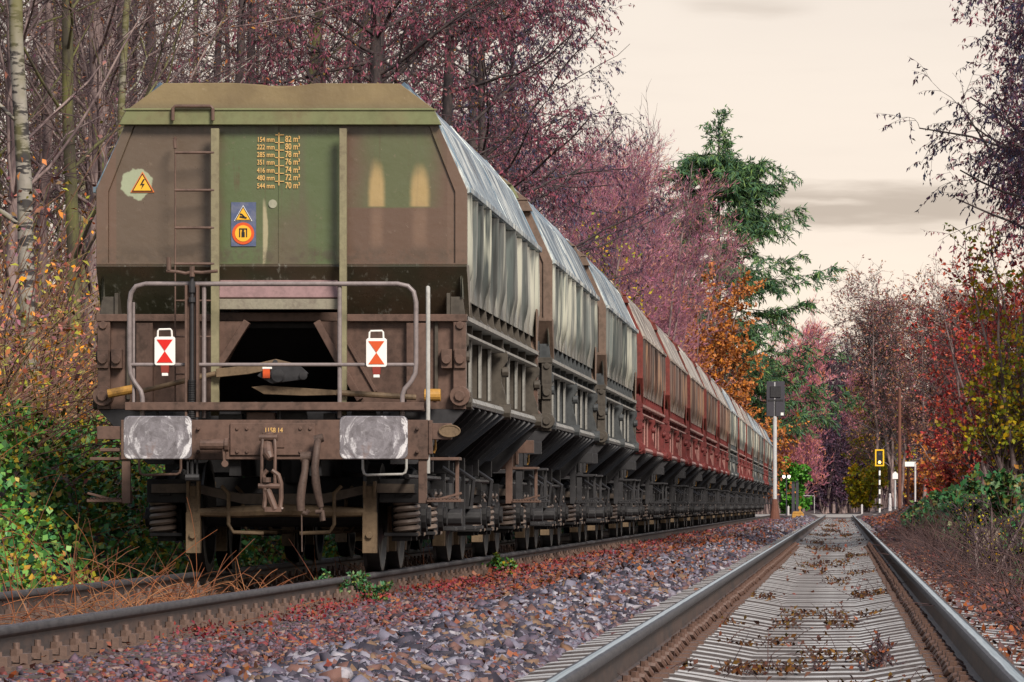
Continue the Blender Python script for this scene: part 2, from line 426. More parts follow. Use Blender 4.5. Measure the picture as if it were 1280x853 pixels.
# ------------------------------------------------------------------ hopper wagon (local: x right, y away from the camera, z up from the rail head)
TRX = -4.673; Y0 = 41.5; PITCH = 12.54
def L(px, py, yl):
    d = Y0 + yl
    return (PX(px, d) - TRX, yl, PZ(py, d))
def LX(px, yl): return L(px, 0, yl)[0]
def LZ(py, yl): return L(0, py, yl)[2]
YE, YB = 1.20, 11.34                      # the two end walls of the hopper
ZB, ZS, ZE, ZT = 2.14, 3.19, 3.73, 4.075   # bottom, shoulder, eaves, top
XS, XE, XT = 1.545, 1.285, 1.0

def side_sheet_mesh(name, s, material, seed):
    """rippled sheet between the end walls: vertical part and lower edge"""
    rng = np.random.default_rng(seed); ny, nzz = 420, 12
    ys = np.linspace(YE + .03, YB - .03, ny); zs = np.linspace(2.285, ZS, nzz)
    rip = .034 * np.sin(ys * 2 * np.pi / .70 + 1.1 * np.sin(ys * 1.7)) + .010 * np.sin(ys * 2 * np.pi / .37 + 1.4 * np.sin(ys * 2.3)) + .014 * np.sin(ys * 2 * np.pi / 1.9 + 2)
    Y, Z = np.meshgrid(ys, zs, indexing='ij')
    ph = .018 * np.sin(Y * 7.3 + Z * 1.3 + 2 * np.sin(Y * 2.1)) * np.sin((Z - 2.2) * 2.2)
    X = 1.505 + (rip[:, None] + ph) * sstep(Z, 2.27, 2.55)
    v = np.stack([s * X, Y, Z], -1).reshape(-1, 3)
    v2 = v.copy(); v2[:, 0] -= s * .012
    i = np.arange(ny - 1)[:, None] * nzz + np.arange(nzz - 1)[None]; i = i.ravel()
    q = np.stack([i, i + nzz, i + nzz + 1, i + 1], -1)
    if s < 0: q = q[:, ::-1]
    return np_mesh(name, np.concatenate([v, v2]), np.concatenate([q, q[:, ::-1] + len(v)]), material, smooth=True)

def flap_mesh(name, s, material):
    mb = MB()
    prof = [(XS + .012, ZS - .03), (XS + .012, ZS + .015), (XE + .01, ZE + .03), (XT + .02, ZT + .015), (XT - .02, ZT - .02), (XE - .03, ZE - .02), (XS - .04, ZS - .03)]
    mb.prism([(s * a, b) for a, b in prof], 'y', YE + .02, YB - .02)
    for k in (0, 1, 2):                                             # seams pressed across the flap
        y = YE + .35 + k * (YB - YE - .7) / 2
        mb.bar((s * (XS + .006), y, ZS + .02), (s * (XE + .006), y, ZE + .035), .04, .016, (s, 0, 1)); mb.bar((s * (XE + .006), y, ZE + .035), (s * (XT + .016), y, ZT + .02), .04, .016, (s, 0, 1))
    mb.bar((s * (XS + .014), YE + .02, ZS), (s * (XS + .014), YB - .02, ZS), .035, .05)
    return mb.mesh(name, material, .004)

def lower_side(name, s, m_panel, m_beam):
    mb = MB(); B = MB(); E = MB()
    # recessed row of gusset cells under the sheet
    mb.prism([(s * 1.37, 2.13), (s * 1.37, 2.33), (s * 1.40, 2.33), (s * 1.40, 2.13)], 'y', YE + .03, YB - .03)
    for k in range(12):
        y = YE + .06 + k * (YB - YE - .12) / 11
        mb.prism([(s * 1.401, 2.13), (s * 1.525, 2.145), (s * 1.505, 2.30), (s * 1.401, 2.30)], 'y', y - .010, y + .010)
        if k < 11: # sloping plate inside every cell
            mb.slab([(s * 1.405, y + .02, 2.29), (s * 1.405, y + .30, 2.29), (s * 1.51, y + .88, 2.15), (s * 1.51, y + .45, 2.15)], .008)
    # deep side panels between slim ribs
    mb.box(s * 1.27, s * 1.30, YE + .03, YB - .03, 1.44, 2.10)
    ym = (YE + YB) / 2
    for a, b in ((YE + .16, ym - .10), (ym + .10, YB - .16)):
        n = 4
        for k in range(1, n):
            y = a + (b - a) * k / n
            mb.box(s * 1.30, s * 1.455, y - .011, y + .011, 1.50, 1.975)
            E.box(s * 1.455, s * 1.485, y - .030, y + .030, 1.50, 1.975)
            mb.box(s * 1.30, s * 1.49, y - .012, y + .012, 2.005, 2.10)
        for k in (1.5, 3.4):                                       # hand levers on the panels
            y = a + (b - a) * k / n
            mb.tube([(s * 1.30, y, 1.84), (s * 1.34, y + .02, 1.80), (s * 1.35, y + .03, 1.72), (s * 1.31, y + .02, 1.64)], .012, 6)
            mb.cyl((s * 1.30, y, 1.74), (s * 1.33, y, 1.74), .045, 10)
    # bulged hinge posts at the ends and in the middle
    for y in (YE + .10, ym, YB - .10):
        prof = [(1.28, 1.42), (1.50, 1.42), (1.545, 1.50), (1.53, 1.60), (1.495, 1.70), (1.495, 1.82), (1.55, 1.90), (1.555, 1.97), (1.51, 2.03), (1.51, 2.10), (1.28, 2.10)]
        mb.prism([(s * a, b) for a, b in prof], 'y', y - .03, y + .03)
        mb.cyl((s * 1.47, y, 1.43), (s * 1.58, y, 1.43), .075, 10)
        mb.cyl((s * 1.50, y, 1.80), (s * 1.56, y, 1.80), .05, 8)
    # light edged beams
    B.box(s * 1.36, s * 1.545, YE + .02, YB - .02, 2.10, 2.142)
    B.box(s * 1.36, s * 1.535, YE + .20, ym - .09, 1.975, 2.003); B.box(s * 1.36, s * 1.535, ym + .09, YB - .20, 1.975, 2.003)
    for a, b in ((YE + .17, ym - .06), (ym + .06, YB - .17)):
        for k in range(4):
            y0 = a + (b - a) * k / 4; y1 = a + (b - a) * (k + 1) / 4 - .03
            B.prism([(s * 1.37, 1.50), (s * 1.505, 1.475), (s * 1.53, 1.43), (s * 1.515, 1.40), (s * 1.37, 1.43)], 'y', y0, y1)
    mb.join(B, 1); mb.join(E, 1)
    return mb.mesh(name, [m_panel, m_beam], .004)

def chute_mesh(name, s):
    mb = MB(); ym = (YE + YB) / 2
    for a, b in ((YE + .35, ym - .05), (ym + .05, YB - .35)):
        mb.slab([(s * 1.40, a, 1.43), (s * 1.40, b, 1.43), (s * .80, b - .75, .90), (s * .80, a + .75, .90)], .02)
        n = 6
        for k in range(n + 1):
            t = k / n; yt = a + (b - a) * t; yb = a + .75 + (b - a - 1.5) * t
            mb.bar((s * 1.46, yt, 1.44), (s * .86, yb, .91), .022, .15, (s, 0, 1)); mb.bar((s * 1.505, yt, 1.40), (s * .905, yb, .87), .06, .012, (s, 0, 1))
        # outlet flap: a row of bent plates along the lower edge
        for k in range(5):
            y0 = a + .75 + (b - a - 1.5) * k / 5
            mb.slab([(s * .86, y0, .97), (s * .86, y0 + .55, .97), (s * 1.02, y0 + .55, .86), (s * 1.02, y0, .86)], .015)
        mb.cyl((s * .95, a + .6, .84), (s * .95, b - .6, .84), .03, 8)
    return mb.mesh(name, [M['grey_dark']], .003)

def coil(cx, cy, z0, z1, r=.096, wire=.0225, turns=6):
    n = int(turns * 14); pts = []
    for i in range(n + 1):
        a = 2 * math.pi * turns * i / n
        pts.append((cx + r * math.cos(a), cy + r * math.sin(a), z0 + (z1 - z0) * i / n))
    return MB().tube(pts, wire, 6)
def wheel_mb(x, y, s):
    mb = MB(); prof = [(0, .08), (-.02, .10), (-.055, .16), (-.02, .24), (-.02, .38), (-.045, .41), (-.045, .455), (.06, .462), (.085, .487), (.09, .44), (.09, .40), (.03, .38), (.02, .20), (.06, .10), (.06, .08)]
    n = 28; vs = []; fs = []
    for i in range(n):
        a = 2 * math.pi * i / n
        for (u, r) in prof: vs.append((x - s * u, y + r * math.cos(a), .46 + r * math.sin(a)))
    k = len(prof)
    for i in range(n):
        j = (i + 1) % n
        for q in range(k): q2 = (q + 1) % k; fs.append((i*k+q, i*k+q2, j*k+q2, j*k+q))
    return mb.add(vs, fs)

MESHC = {}
def cached(key, fn):
    if key not in MESHC: MESHC[key] = fn()
    return MESHC[key]

def bogie_frame():
    mb = MB()
    for s in (-1, 1):
        prof = [(-1.32, .74), (-1.32, .64), (-1.0, .60), (-.55, .48), (-.35, .36), (.35, .36), (.55, .48), (1.0, .60), (1.32, .64), (1.32, .74), (.5, .86), (-.5, .86)]
        mb.prism([(y, z) for y, z in prof], 'x', s * .94, s * 1.03)
        mb.box(s * .80, s * 1.14, -1.30, -1.26, .58, .78); mb.box(s * .80, s * 1.14, 1.26, 1.30, .58, .78)
        for ya in (-.9, .9):
            for yo in (-.28, .28):
                mb.box(s * .84, s * 1.12, ya + yo - .13, ya + yo + .13, .655, .70)     # spring cap
                mb.box(s * .84, s * 1.12, ya + yo - .13, ya + yo + .13, .30, .33)      # spring seat
                mb.box(s * .90, s * 1.06, ya + yo - .05, ya + yo + .05, .26, .31)
            mb.cyl((s * .88, ya, .46), (s * 1.17, ya, .46), .13, 14); mb.cyl((s * 1.17, ya, .46), (s * 1.20, ya, .46), .085, 10)
            mb.box(s * .92, s * 1.11, ya - .15, ya + .15, .33, .60)
            mb.box(s * 1.05, s * 1.13, ya - .17, ya - .13, .30, .62); mb.box(s * 1.05, s * 1.13, ya + .13, ya + .17, .30, .62)
        mb.tube([(s * 1.10, -.35, .66), (s * 1.16, -.2, .56), (s * 1.16, .2, .56), (s * 1.10, .35, .66)], .02, 6)
    # headstock: bowed cross beam low in the middle
    for y in (-1.31, 1.31):
        prof = [(-1.10, .66), (-1.10, .74), (-.75, .745), (-.35, .66), (.35, .66), (.75, .745), (1.10, .74), (1.10, .66), (.72, .66), (.32, .565), (-.32, .565), (-.72, .66)]
        mb.cur = 1; mb.prism(prof, 'y', y - .035, y + .035); mb.cur = 0
    mb.box(-.95, .95, -.16, .16, .55, .80)
    mb.cyl((0, 0, .75), (0, 0, .95), .2, 12)
    return mb.mesh('bogie', [M['dark'], M['bogie_beam']], .004)
def brake_gear():
    mb = MB()
    for y in (-1.42, -.40, .40, 1.42):
        mb.tube([(-.70, y, .50), (-.35, y, .505), (0, y, .52), (.35, y, .505), (.70, y, .50)], [.035, .05, .055, .05, .035], 8)
        sg = -1 if abs(y) > 1 else 1
        for s in (-1, 1):
            x = s * .735
            mb.box(x - .055, x + .055, y - .022, y + .022, .30, .72)                    # hanger plates
            mb.box(x - .055, x - .030, y - .05, y + .05, .62, .76); mb.box(x + .030, x + .055, y - .05, y + .05, .62, .76)
            mb.prism([(y - .04, .16), (y + .04, .16), (y + .05, .30), (y + .04, .50), (y - .04, .50)], 'x', x - .06, x + .06)
            mb.cyl((x, y - .07, .31), (x, y + .03, .31), .03, 8)
            mb.tube([(s * .50, y - .02, .72), (s * .44, y - .03, .66), (s * .44, y - .03, .40), (s * .40, y - .02, .335), (s * .15, y, .325)], .018, 6)
    return mb.mesh('brake_gear', [M['bogie_tan']], .003)
def bogie_tree(root, yl, full):
    bo = obj('bogie', cached('bogie', bogie_frame), root, (0, yl, 0))
    obj('brake_gear', cached('brake', brake_gear), bo)
    for ya in (-.9, .9):
        def ax():
            return MB().cyl((-.75, 0, .46), (.75, 0, .46), .085, 12).mesh('axle', [M['dark']])
        obj('axle', cached('axle', ax), bo, (0, ya, 0))
        for s in (-1, 1):
            obj('wheel', cached(('wheel', s), lambda: wheel_mb(s * .75, 0, s).mesh('wheel', [M['wheel']], 0, True)), bo, (0, ya, 0))
            for yo in (-.28, .28):
                obj('spring', cached('spring', lambda: coil(0, 0, .32, .66).mesh('spring', [M['spring']], 0, True)), bo, (s * 1.02, ya + yo, 0))
    return bo

def end_wall_mesh(name, material, first):
    mb = MB(); y = YE
    out = [(-XS, 2.57), (-XS, ZS), (-XE - .02, ZE), (XE + .02, ZE), (XS, ZS), (XS, 2.57)]
    inn = [(-XS + .10, 2.57), (-XS + .10, ZS - .02), (-XE + .06, ZE), (XE - .06, ZE), (XS - .10, ZS - .02), (XS - .10, 2.57)]
    # the recessed panel in three bays with a seam, then the frame band round it standing proud
    xa, xb = LX(268, 1.2), LX(428.5, 1.2)
    mb.prism(inn, 'y', y + .012, y + .06)
    vs = [(a, y - .012, b) for a, b in out] + [(a, y - .012, b) for a, b in inn] + [(a, y + .03, b) for a, b in inn] + [(a, y + .06, b) for a, b in out]
    fs = []
    for i in (0, 1, 3, 4):
        fs += [(i, i + 1, i + 7, i + 6), (i + 6, i + 7, i + 13, i + 12), (i, i + 18, i + 19, i + 1)]
    mb.add(vs, fs)
    xm = LX(348.5, 1.2)
    mb.box(xm - .006, xm + .006, y + .006, y + .02, 2.57, ZE)
    # the part under the fold leans in
    for x0, x1 in ((-XS, xa), (xb, XS)):
        mb.slab([(x0, y, 2.57), (x1, y, 2.57), (x1, y + .33, 2.13), (x0, y + .33, 2.13)], -.03)
    mb.slab([(xa, y, 2.57), (xb, y, 2.57), (xb, y + .08, 2.45), (xa, y + .08, 2.45)], -.03)
    mb.box(-XS, XS, y - .014, y + .03, 2.560, 2.578)
    # gussets closing the sides below the fold
    for s in (-1, 1):
        mb.prism([(y - .01, 2.57), (y + .34, 2.57), (y + .34, 2.12)], 'x', s * XS, s * (XS - .015))
    return mb.mesh(name, [material], .004)

def headstock_mesh(name, yl0, sgn, paint):
    mb = MB(); z0, z1 = .935, 1.262
    a, b = yl0, yl0 + sgn * .09
    mb.box(-1.26, 1.27, a, b, z0, z1)
    mb.box(-.36, .34, a - sgn * .02, a, .97, 1.235)
    for x in (-.30, -.22, .22, .30, -.62, .62, 1.18, -1.18):
        for z in (1.0, 1.19): mb.cyl((x, a - sgn * .035, z), (x, a, z), .016, 8)
    mb.box(-.09, .09, a - sgn * .03, a - sgn * .02, 1.03, 1.16)
    mb.box(1.13, 1.46, a + sgn * .02, a + sgn * .08, 1.10, 1.235); mb.box(-1.46, -1.13, a + sgn * .02, a + sgn * .08, 1.10, 1.21)
    mb.box(-1.44, -1.15, a + sgn * .03, a + sgn * .2, 1.00, 1.03)
    mb.box(1.27, 1.30, a - sgn * .01, a + sgn * .11, .98, 1.26)
    return mb.mesh(name, [M[paint]], .006)

def buffer_tree(root, x, yl, sgn):
    z = 1.108
    def plate():
        mb = MB(); w_, h_, r_ = .275, .175, .045; poly = []
        for cx, cz, a0 in ((w_ - r_, h_ - r_, 0), (-w_ + r_, h_ - r_, 90), (-w_ + r_, -h_ + r_, 180), (w_ - r_, -h_ + r_, 270)):
            for k in range(5): poly.append((cx + r_ * math.cos(R(a0 + k * 22.5)), cz + r_ * math.sin(R(a0 + k * 22.5))))
        mb.prism(poly, 'y', 0, .035); return mb.mesh('buffer_plate', [M['buffer']], .006)
    def barrel():
        mb = MB(); mb.cyl((0, .03, 0), (0, .36, 0), .10, 18); mb.cyl((0, .30, 0), (0, .60, 0), .135, 18); mb.box(-.17, .17, .575, .615, -.15, .15)
        return mb.mesh('buffer', [M['grey_dark']], .004)
    o = obj('buffer', cached('bbarrel', barrel), root, (x, yl, z))
    if sgn < 0: o.rotation_euler = (0, 0, math.pi)
    obj('buffer_plate', cached('bplate', plate), o)
    return o

def build_wagon(name, scheme):
    msheet, mflap, mlow, mbeam, mend = scheme
    mpost = {'end_paint': 'brown', 'end_plain': 'low_olive', 'end_red': 'low_red'}[mend]; mstep = 'brown' if mend == 'end_paint' else 'grey_dark'
    mroof = 'roof_block' if mend == 'end_paint' else mend; mfas = 'fascia' if mend == 'end_paint' else mend
    root = empty(name)
    for s in (1, -1):
        obj('side_wall', cached(('sw', s, msheet), lambda: side_sheet_mesh('side_wall', s, M[msheet], 3)), root)
        obj('roof_flap', cached(('rf', s, mflap), lambda: flap_mesh('roof_flap', s, M[mflap])), root)
        obj('lower_side', cached(('ls', s, mlow), lambda: lower_side('lower_side', s, M[mlow], M[mbeam])), root)
        obj('chute', cached(('ch', s), lambda: chute_mesh('chute', s)), root)
    first = mend == 'end_paint'
    e = obj('end_wall', cached(('ew', mend), lambda: end_wall_mesh('end_wall', M[mend], first)), root)
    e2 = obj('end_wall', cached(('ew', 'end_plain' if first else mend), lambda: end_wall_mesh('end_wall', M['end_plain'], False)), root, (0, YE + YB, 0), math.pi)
    def roofcap():
        mb = MB()
        top = [(-.98, ZT), (-.42, ZT + .004), (-.16, ZT - .012), (-.02, ZT - .035), (.12, ZT - .022), (.3, ZT), (.985, ZT - .003)]
        poly = [(-1.275, 3.862)] + top + [(1.27, 3.862)]
        poly2 = [(-1.275, 3.862), (-.98, ZT), (.985, ZT), (1.27, 3.862)]
        mb.prism(poly, 'y', YE - .03, YE + .05)
        mb.prism(poly2, 'y', YB - .05, YB + .03)
        mb.slab([(-.97, YE + .05, ZT - .035), (.97, YE + .05, ZT - .035), (.97, YB - .05, ZT - .035), (-.97, YB - .05, ZT - .035)], .02)
        return mb.mesh('roof', [M[mroof]], .005)
    obj('roof', cached(('roof', mroof), roofcap), root)
    def fascia():
        mb = MB()
        for a, b in ((YE - .09, YE + .01), (YB - .01, YB + .09)):
            mb.prism([(-1.345, 3.725), (-1.275, 3.862), (1.27, 3.862), (1.335, 3.725)], 'y', a, b)
        mb.box(-1.31, 1.30, YE - .102, YE - .088, 3.842, 3.858)
        return mb.mesh('fascia', [M[mfas]], .004)
    obj('fascia', cached(('fascia', mfas), fascia), root)
    def waist():
        mb = MB()
        for a, b in ((YE - .02, YE + .10), (YB - .10, YB + .02)):
            mb.box(-XS, -.555, a, b, LZ(402, 1.2), LZ(393, 1.2)); mb.box(LX(434, 1.2), XS, a, b, LZ(402, 1.2), LZ(393, 1.2))
        return mb.mesh('waist_beam', [M[mpost]], .004)
    obj('waist_beam', cached(('waist', mpost), waist), root)
    def lowend():
        mb = MB(); y = YE + .06
        for (ya, yb) in ((y, y + .04), (YB - .10, YB - .06)):
            P = lambda a, b: (LX(a, 1.26), LZ(b, 1.26))
            mb.prism([P(124, 402), P(309, 402), P(271, 462), P(271, 512), P(124, 512)], 'y', ya, yb)
            mb.prism([P(396, 402), P(576, 402), P(576, 512), P(452, 512)], 'y', ya, yb)
        for a, b in ((170, 191), (508, 537)):                          # uprights
            mb.box(LX(a, 1.2), LX(b, 1.2), YE - .01, YE + .058, LZ(512, 1.2), LZ(404, 1.2))
        # flanges along the sloping inner edges
        mb.bar((LX(309, 1.22), YE + .03, LZ(402, 1.22)), (LX(268, 1.22), YE + .03, LZ(466, 1.22)), .08, .06, (1, 0, 0))
        mb.bar((LX(396, 1.22), YE + .03, LZ(402, 1.22)), (LX(450, 1.22), YE + .03, LZ(500, 1.22)), .08, .06, (1, 0, 0))
        mb.bar((LX(436, 1.25), YE + .045, LZ(430, 1.22)), (LX(470, 1.25), YE + .045, LZ(490, 1.22)), .02, .03, (1, 0, 0))
        # inner diagonal struts and the sloping hopper floor behind the opening
        for s in (-1, 1):
            mb.bar((s * .42, YE + .5, 2.05), (s * .72, YE + .45, 1.45), .10, .10, (1, 0, 0))
            mb.box(s * .86, s * .90, YE + .1, YE + 1.4, 1.2, 2.1)
        mb.box(LX(272, 1.3), LX(424, 1.3), YE + .25, YE + .30, LZ(402, 1.5), LZ(391, 1.5))
        return mb.mesh('lower_end', [M[mpost]], .004)
    obj('lower_end', cached(('lowend', mpost), lowend), root)
    def floor_():
        mb = MB()
        for (ya, yb, yc) in ((YE + .36, YE + 1.3, YE + 2.2), (YB - .36, YB - 1.3, YB - 2.2)):
            mb.slab([(-.9, ya, 2.12), (.9, ya, 2.12), (.9, yc, 1.0), (-.9, yc, 1.0)], .02)
        mb.box(-1.36, 1.36, YE + .4, YB - .4, 2.05, 2.09)
        return mb.mesh('hopper_floor', [M['dark']])
    obj('hopper_floor', cached('floor', floor_), root)
    def cornerpost():
        mb = MB()
        for s in (-1, 1):
            for y, sg in ((YE, 1), (YB, -1)):
                mb.box(s * 1.43, s * 1.535, y - sg * .01, y + sg * .10, 1.36, 2.10)
                mb.box(s * 1.44, s * 1.535, y - sg * .035, y - sg * .01, 1.70, 1.86); mb.cyl((s * 1.487, y - sg * .06, 1.775), (s * 1.487, y - sg * .03, 1.775), .04, 10)
                mb.box(s * 1.33, s * 1.42, y - sg * .03, y + sg * .06, 1.70, 1.86); mb.cyl((s * 1.375, y - sg * .06, 1.775), (s * 1.375, y - sg * .03, 1.775), .04, 10)
                mb.cyl((s * 1.487, y - sg * .05, 1.47), (s * 1.487, y + sg * .1, 1.47), .085, 14); mb.cyl((s * 1.487, y - sg * .075, 1.47), (s * 1.487, y - sg * .05, 1.47), .045, 8)
                mb.cyl((s * 1.487, y - sg * .03, 2.06), (s * 1.487, y, 2.06), .035, 8)
        return mb.mesh('corner_post', [M[mpost]], .004)
    obj('corner_post', cached(('cpost', mpost), cornerpost), root)
    def chuteends():
        mb = MB()
        for s in (-1, 1):
            for y, sg in ((YE, 1), (YB, -1)): mb.prism([(s * 1.535, 1.36), (s * 1.12, .90), (s * .9, .90), (s * .9, 1.36)], 'y', y + sg * .02, y + sg * .06)
        return mb.mesh('chute_end', [M['grey_dark']], .004)
    obj('chute_end', cached(('chend', mpost), chuteends), root)
    def under():
        mb = MB()
        for s in (-1, 1): mb.box(s * .28, s * .38, .70, PITCH - .70, .80, 1.10)
        for y in (2.6, 4.4, 6.27, 8.1, 9.94): mb.box(-1.15, 1.15, y - .06, y + .06, .84, 1.0)
        return mb.mesh('underframe', [M['dark']], .004)
    obj('underframe', cached('under', under), root)
    def tanks():
        mb = MB(); mb.cyl((-.5, 4.6, .70), (-.5, 5.6, .70), .16, 12); mb.cyl((.55, 6.6, .66), (.55, 7.6, .66), .2, 12); return mb.mesh('air_tank', [M['dark']], .004)
    obj('air_tank', cached('tanks', tanks), root)
    def hangers():
        mb = MB()
        for s in (-1, 1):
            for y in (4.6, 5.6, 7.0, 8.0): mb.box(s * 1.02, s * 1.10, y - .03, y + .03, .36, .95); mb.box(s * .95, s * 1.2, y - .12, y + .12, .33, .362)
        return mb.mesh('hanger', [M['grey_dark']], .004)
    obj('hanger', cached('hangers', hangers), root)
    def boxes():
        mb = MB()
        for s in (-1, 1):
            for y in (5.0, 7.5): mb.box(s * .8, s * 1.12, y - .22, y + .22, .52, .76); mb.cyl((s * 1.05, y, .45), (s * 1.22, y, .45), .08, 10)
        return mb.mesh('brake_valve', [M['grey_dark']], .006)
    obj('brake_valve', cached('boxes', boxes), root)
    def rods():
        mb = MB()
        for s in (-1, 1):
            mb.cyl((s * 1.05, 1.1, .80), (s * 1.05, PITCH - 1.1, .80), .022, 6)
            for y in (4.2, 6.0, 8.4): mb.tube([(s * 1.1, y, .9), (s * 1.25, y + .06, .8), (s * 1.22, y + .1, .55)], .02, 6)
        return mb.mesh('brake_rod', [M['grey_dark']], 0)
    obj('brake_rod', cached('rods', rods), root)
    def steps():
        mb = MB(); 
        for y0 in (.64, PITCH - 1.0):
            for s in (-1, 1):
                x = s * 1.22
                mb.box(x - .035, x + .035, y0, y0 + .05, .575, 1.10)
                mb.box(x - .012, x + .012, y0 + .05, y0 + .30, .575, .68)
                mb.box(x + s * .035, x + s * .32, y0 - .02, y0 + .26, .585, .61)
                mb.box(x + s * .035, x + s * .30, y0 + .02, y0 + .30, .93, .955)
                if s > 0: mb.box(x + s * .25, x + s * .28, y0 + .24, y0 + .28, .60, .95)
                for k in range(9): mb.box(x + s * (.045 + k * .03), x + s * (.055 + k * .03), y0 - .03, y0 + .26, .61, .622)
                mb.bar((x + s * .02, y0 + .02, .58), (x + s * .32, y0 + .02, .66), .02, .02)
        return mb.mesh('side_step', [M[mstep]], .003)
    obj('side_step', cached(('steps', mstep), steps), root)
    def yel():
        mb = MB()
        for y, sg in ((YE, 1), (YB, -1)):
            mb.cyl((1.20, y - .13, 1.475), (1.335, y - .13, 1.475), .052, 14)
            mb.cyl((-1.43, y - .13, 1.485), (-1.22, y - .13, 1.525), .038, 12)
        return mb.mesh('release_handle', [M['yellow']], .004)
    obj('release_handle', cached('yel', yel), root)
    def placard():
        mb = MB()
        for k, y in enumerate((2.2, 10.4)):
            if k == 0: mb.tube([(1.30, .78, 1.21), (1.315, .78, 1.18), (1.315, .78, 1.02), (1.30, .78, .99)], .011, 6)
        return mb.mesh('label_holder', [M['yellow']], .003)
    obj('label_holder', cached('plac', placard), root)
    obj('headstock', cached(('hs', 1, mstep), lambda: headstock_mesh('headstock', .62, 1, mstep)), root)
    obj('headstock', cached(('hs', -1, mstep), lambda: headstock_mesh('headstock', PITCH - .62, -1, mstep)), root)
    for x in (-.875, .875):
        buffer_tree(root, x, 0, 1); buffer_tree(root, x, PITCH, -1)
    bogie_tree(root, 2.62, True); bogie_tree(root, PITCH - 2.62, True)
    return root

S_GREY = ('side_grey', 'flap_grey', 'low_grey', 'beam', 'end_plain')
S_FIRST = ('side_grey', 'flap_grey', 'low_olive', 'beam', 'end_paint')
S_RED = ('side_brown', 'flap_brown', 'low_red', 'beam_red', 'end_red')
S_RG = ('side_grey', 'flap_brown', 'low_red', 'beam_red', 'end_red')
WG = 'hopper wagons of the goods train'
w1 = build_wagon('hopper_wagon', S_FIRST); w1.location = (TRX, Y0, 0)
tag(w1, 'nearest hopper wagon, its brown and green camouflage end with ladder and buffers in full view', 'hopper wagon', WG)
ordn = ['', 'second', 'third', 'fourth', 'fifth', 'sixth', 'seventh', 'eighth', 'ninth', 'tenth', 'eleventh', 'twelfth', 'thirteenth', 'fourteenth', 'last and farthest']
protos = {}
scheme_of = [S_FIRST, S_GREY, S_GREY] + [S_RED] * 5 + [S_GREY, S_RG, S_RG, S_GREY, S_GREY, S_RG, S_GREY]
desc = {0: 'silver-grey hopper wagon with a brown end, coupled right behind the camouflaged one',
        1: 'silver-grey hopper wagon coupled in front of the first red wagon',
        2: 'first red hopper wagon of the train, coupled behind the silver-grey ones'}
for i in range(1, 15):
    sch = scheme_of[i]
    if sch not in protos: o = protos[sch] = build_wagon('hopper_wagon', sch)
    else: o = copy_tree(protos[sch])
    o.location = (TRX, Y0 + PITCH * i, 0)
    colr = 'red-brown' if sch is S_RED else ('grey and red' if sch is S_RG else 'grey')
    lab = {1: 'silver-grey hopper wagon with a brown end, coupled right behind the nearest camouflaged one',
           2: 'silver-grey hopper wagon coupled just in front of the first red wagon',
           3: 'first red hopper wagon of the train, with rusty upper side sheets, behind the silver-grey ones',
           8: 'grey hopper wagon coupled behind the last of the five red-brown wagons',
           14: 'grey hopper wagon at the far end of the train, next to the signal post'}.get(i,
           '%s hopper wagon, the %s of the train counted from the camera' % (colr, ordn[i]))
    tag(o, lab, 'hopper wagon', WG)

# ------------------------------------------------------------------ fittings that only the first wagon shows
def part(mb, name, m, parent=w1, bevel=.003, smooth=False): return mb.build(name, m, parent, bevel, smooth)
yp = 1.06
mb = MB()
for a, b in ((264, 274), (424.5, 433.5)):
    pm = MB(); pm.box(LX(a, yp), LX(b, yp), yp - .03, yp + .03, LZ(520, yp), LZ(161, yp)); part(pm, 'end_post', M['olive'])
lad = MB()
lad.cyl(L(219, 178, 1.0), L(219, 505, 1.0), .008, 6); lad.tube([L(219, 186, 1.0), L(218, 176, 1.0), L(219, 173, 1.08)], .016, 6)
for yy in (191, 238, 285, 330, 376, 421, 468): lad.cyl(L(218, yy, 1.0), L(268, yy, 1.04), .013 if yy < 340 else .008, 8)
part(lad, 'ladder', M['brown'])
lp = MB(); lp.tube([L(216, 151, 1.08), L(216, 136, 1.08), L(219, 133, 1.08), L(263, 133, 1.08), L(266, 136, 1.08), L(266, 151, 1.08)], .016, 8); part(lp, 'grab_loop', M['brown'])
# purple-brown ledge under the middle bay
lg = MB(); ya = YE - .02
lg.slab([L(276, 347, ya + .12), L(422, 347, ya + .12), L(423, 374, ya + .02), L(274, 374, ya + .02)], -.03)
part(lg, 'chute_flap', mat('mauve_flap_paint', weathered((.21, .125, .125), (.12, .075, .07), .5)))
lg = MB(); lg.box(LX(273, ya), LX(424, ya), ya - .02, ya + .10, LZ(387, ya), LZ(374, ya)); part(lg, 'chute_lip', mat('scraped_lip_paint', weathered((.22, .20, .15), (.12, .09, .075), .5, sc=5)))
# handrail loop
yh = .72
hr = MB()
pts = [L(178, 520, yh), L(178, 497, yh), L(176, 489, yh), L(168, 478, yh), L(163, 468, yh), L(162, 455, yh), L(162, 378, yh), L(164, 366, yh), L(170, 358, yh), L(182, 355, yh),
       L(340, 355, yh), L(497, 355, yh), L(510, 358, yh), L(517, 365, yh), L(520, 378, yh), L(520, 455, yh), L(519, 467, yh), L(514, 477, yh), L(506, 486, yh), L(503, 494, yh), L(503, 520, yh)]
hr.tube(pts, .020, 10)
hr.cyl(L(163, 456, yh), L(520, 456, yh), .015, 8)
for px in (255, 424.5): hr.cyl(L(px, 356, yh + .02), L(px, 523, yh + .02), .018, 8)
hr.cyl(L(167, 378, yh + .02), L(167, 503, yh + .02), .012, 8)
part(hr, 'handrail', M['rail_tube'], bevel=0, smooth=True)
gh = MB(); gh.tube([L(535, 592, .66), L(535, 366, .66), L(535, 360, .70), L(535, 360, .95)], .018, 10); part(gh, 'grab_pole', M['tube_grey'], bevel=0, smooth=True)
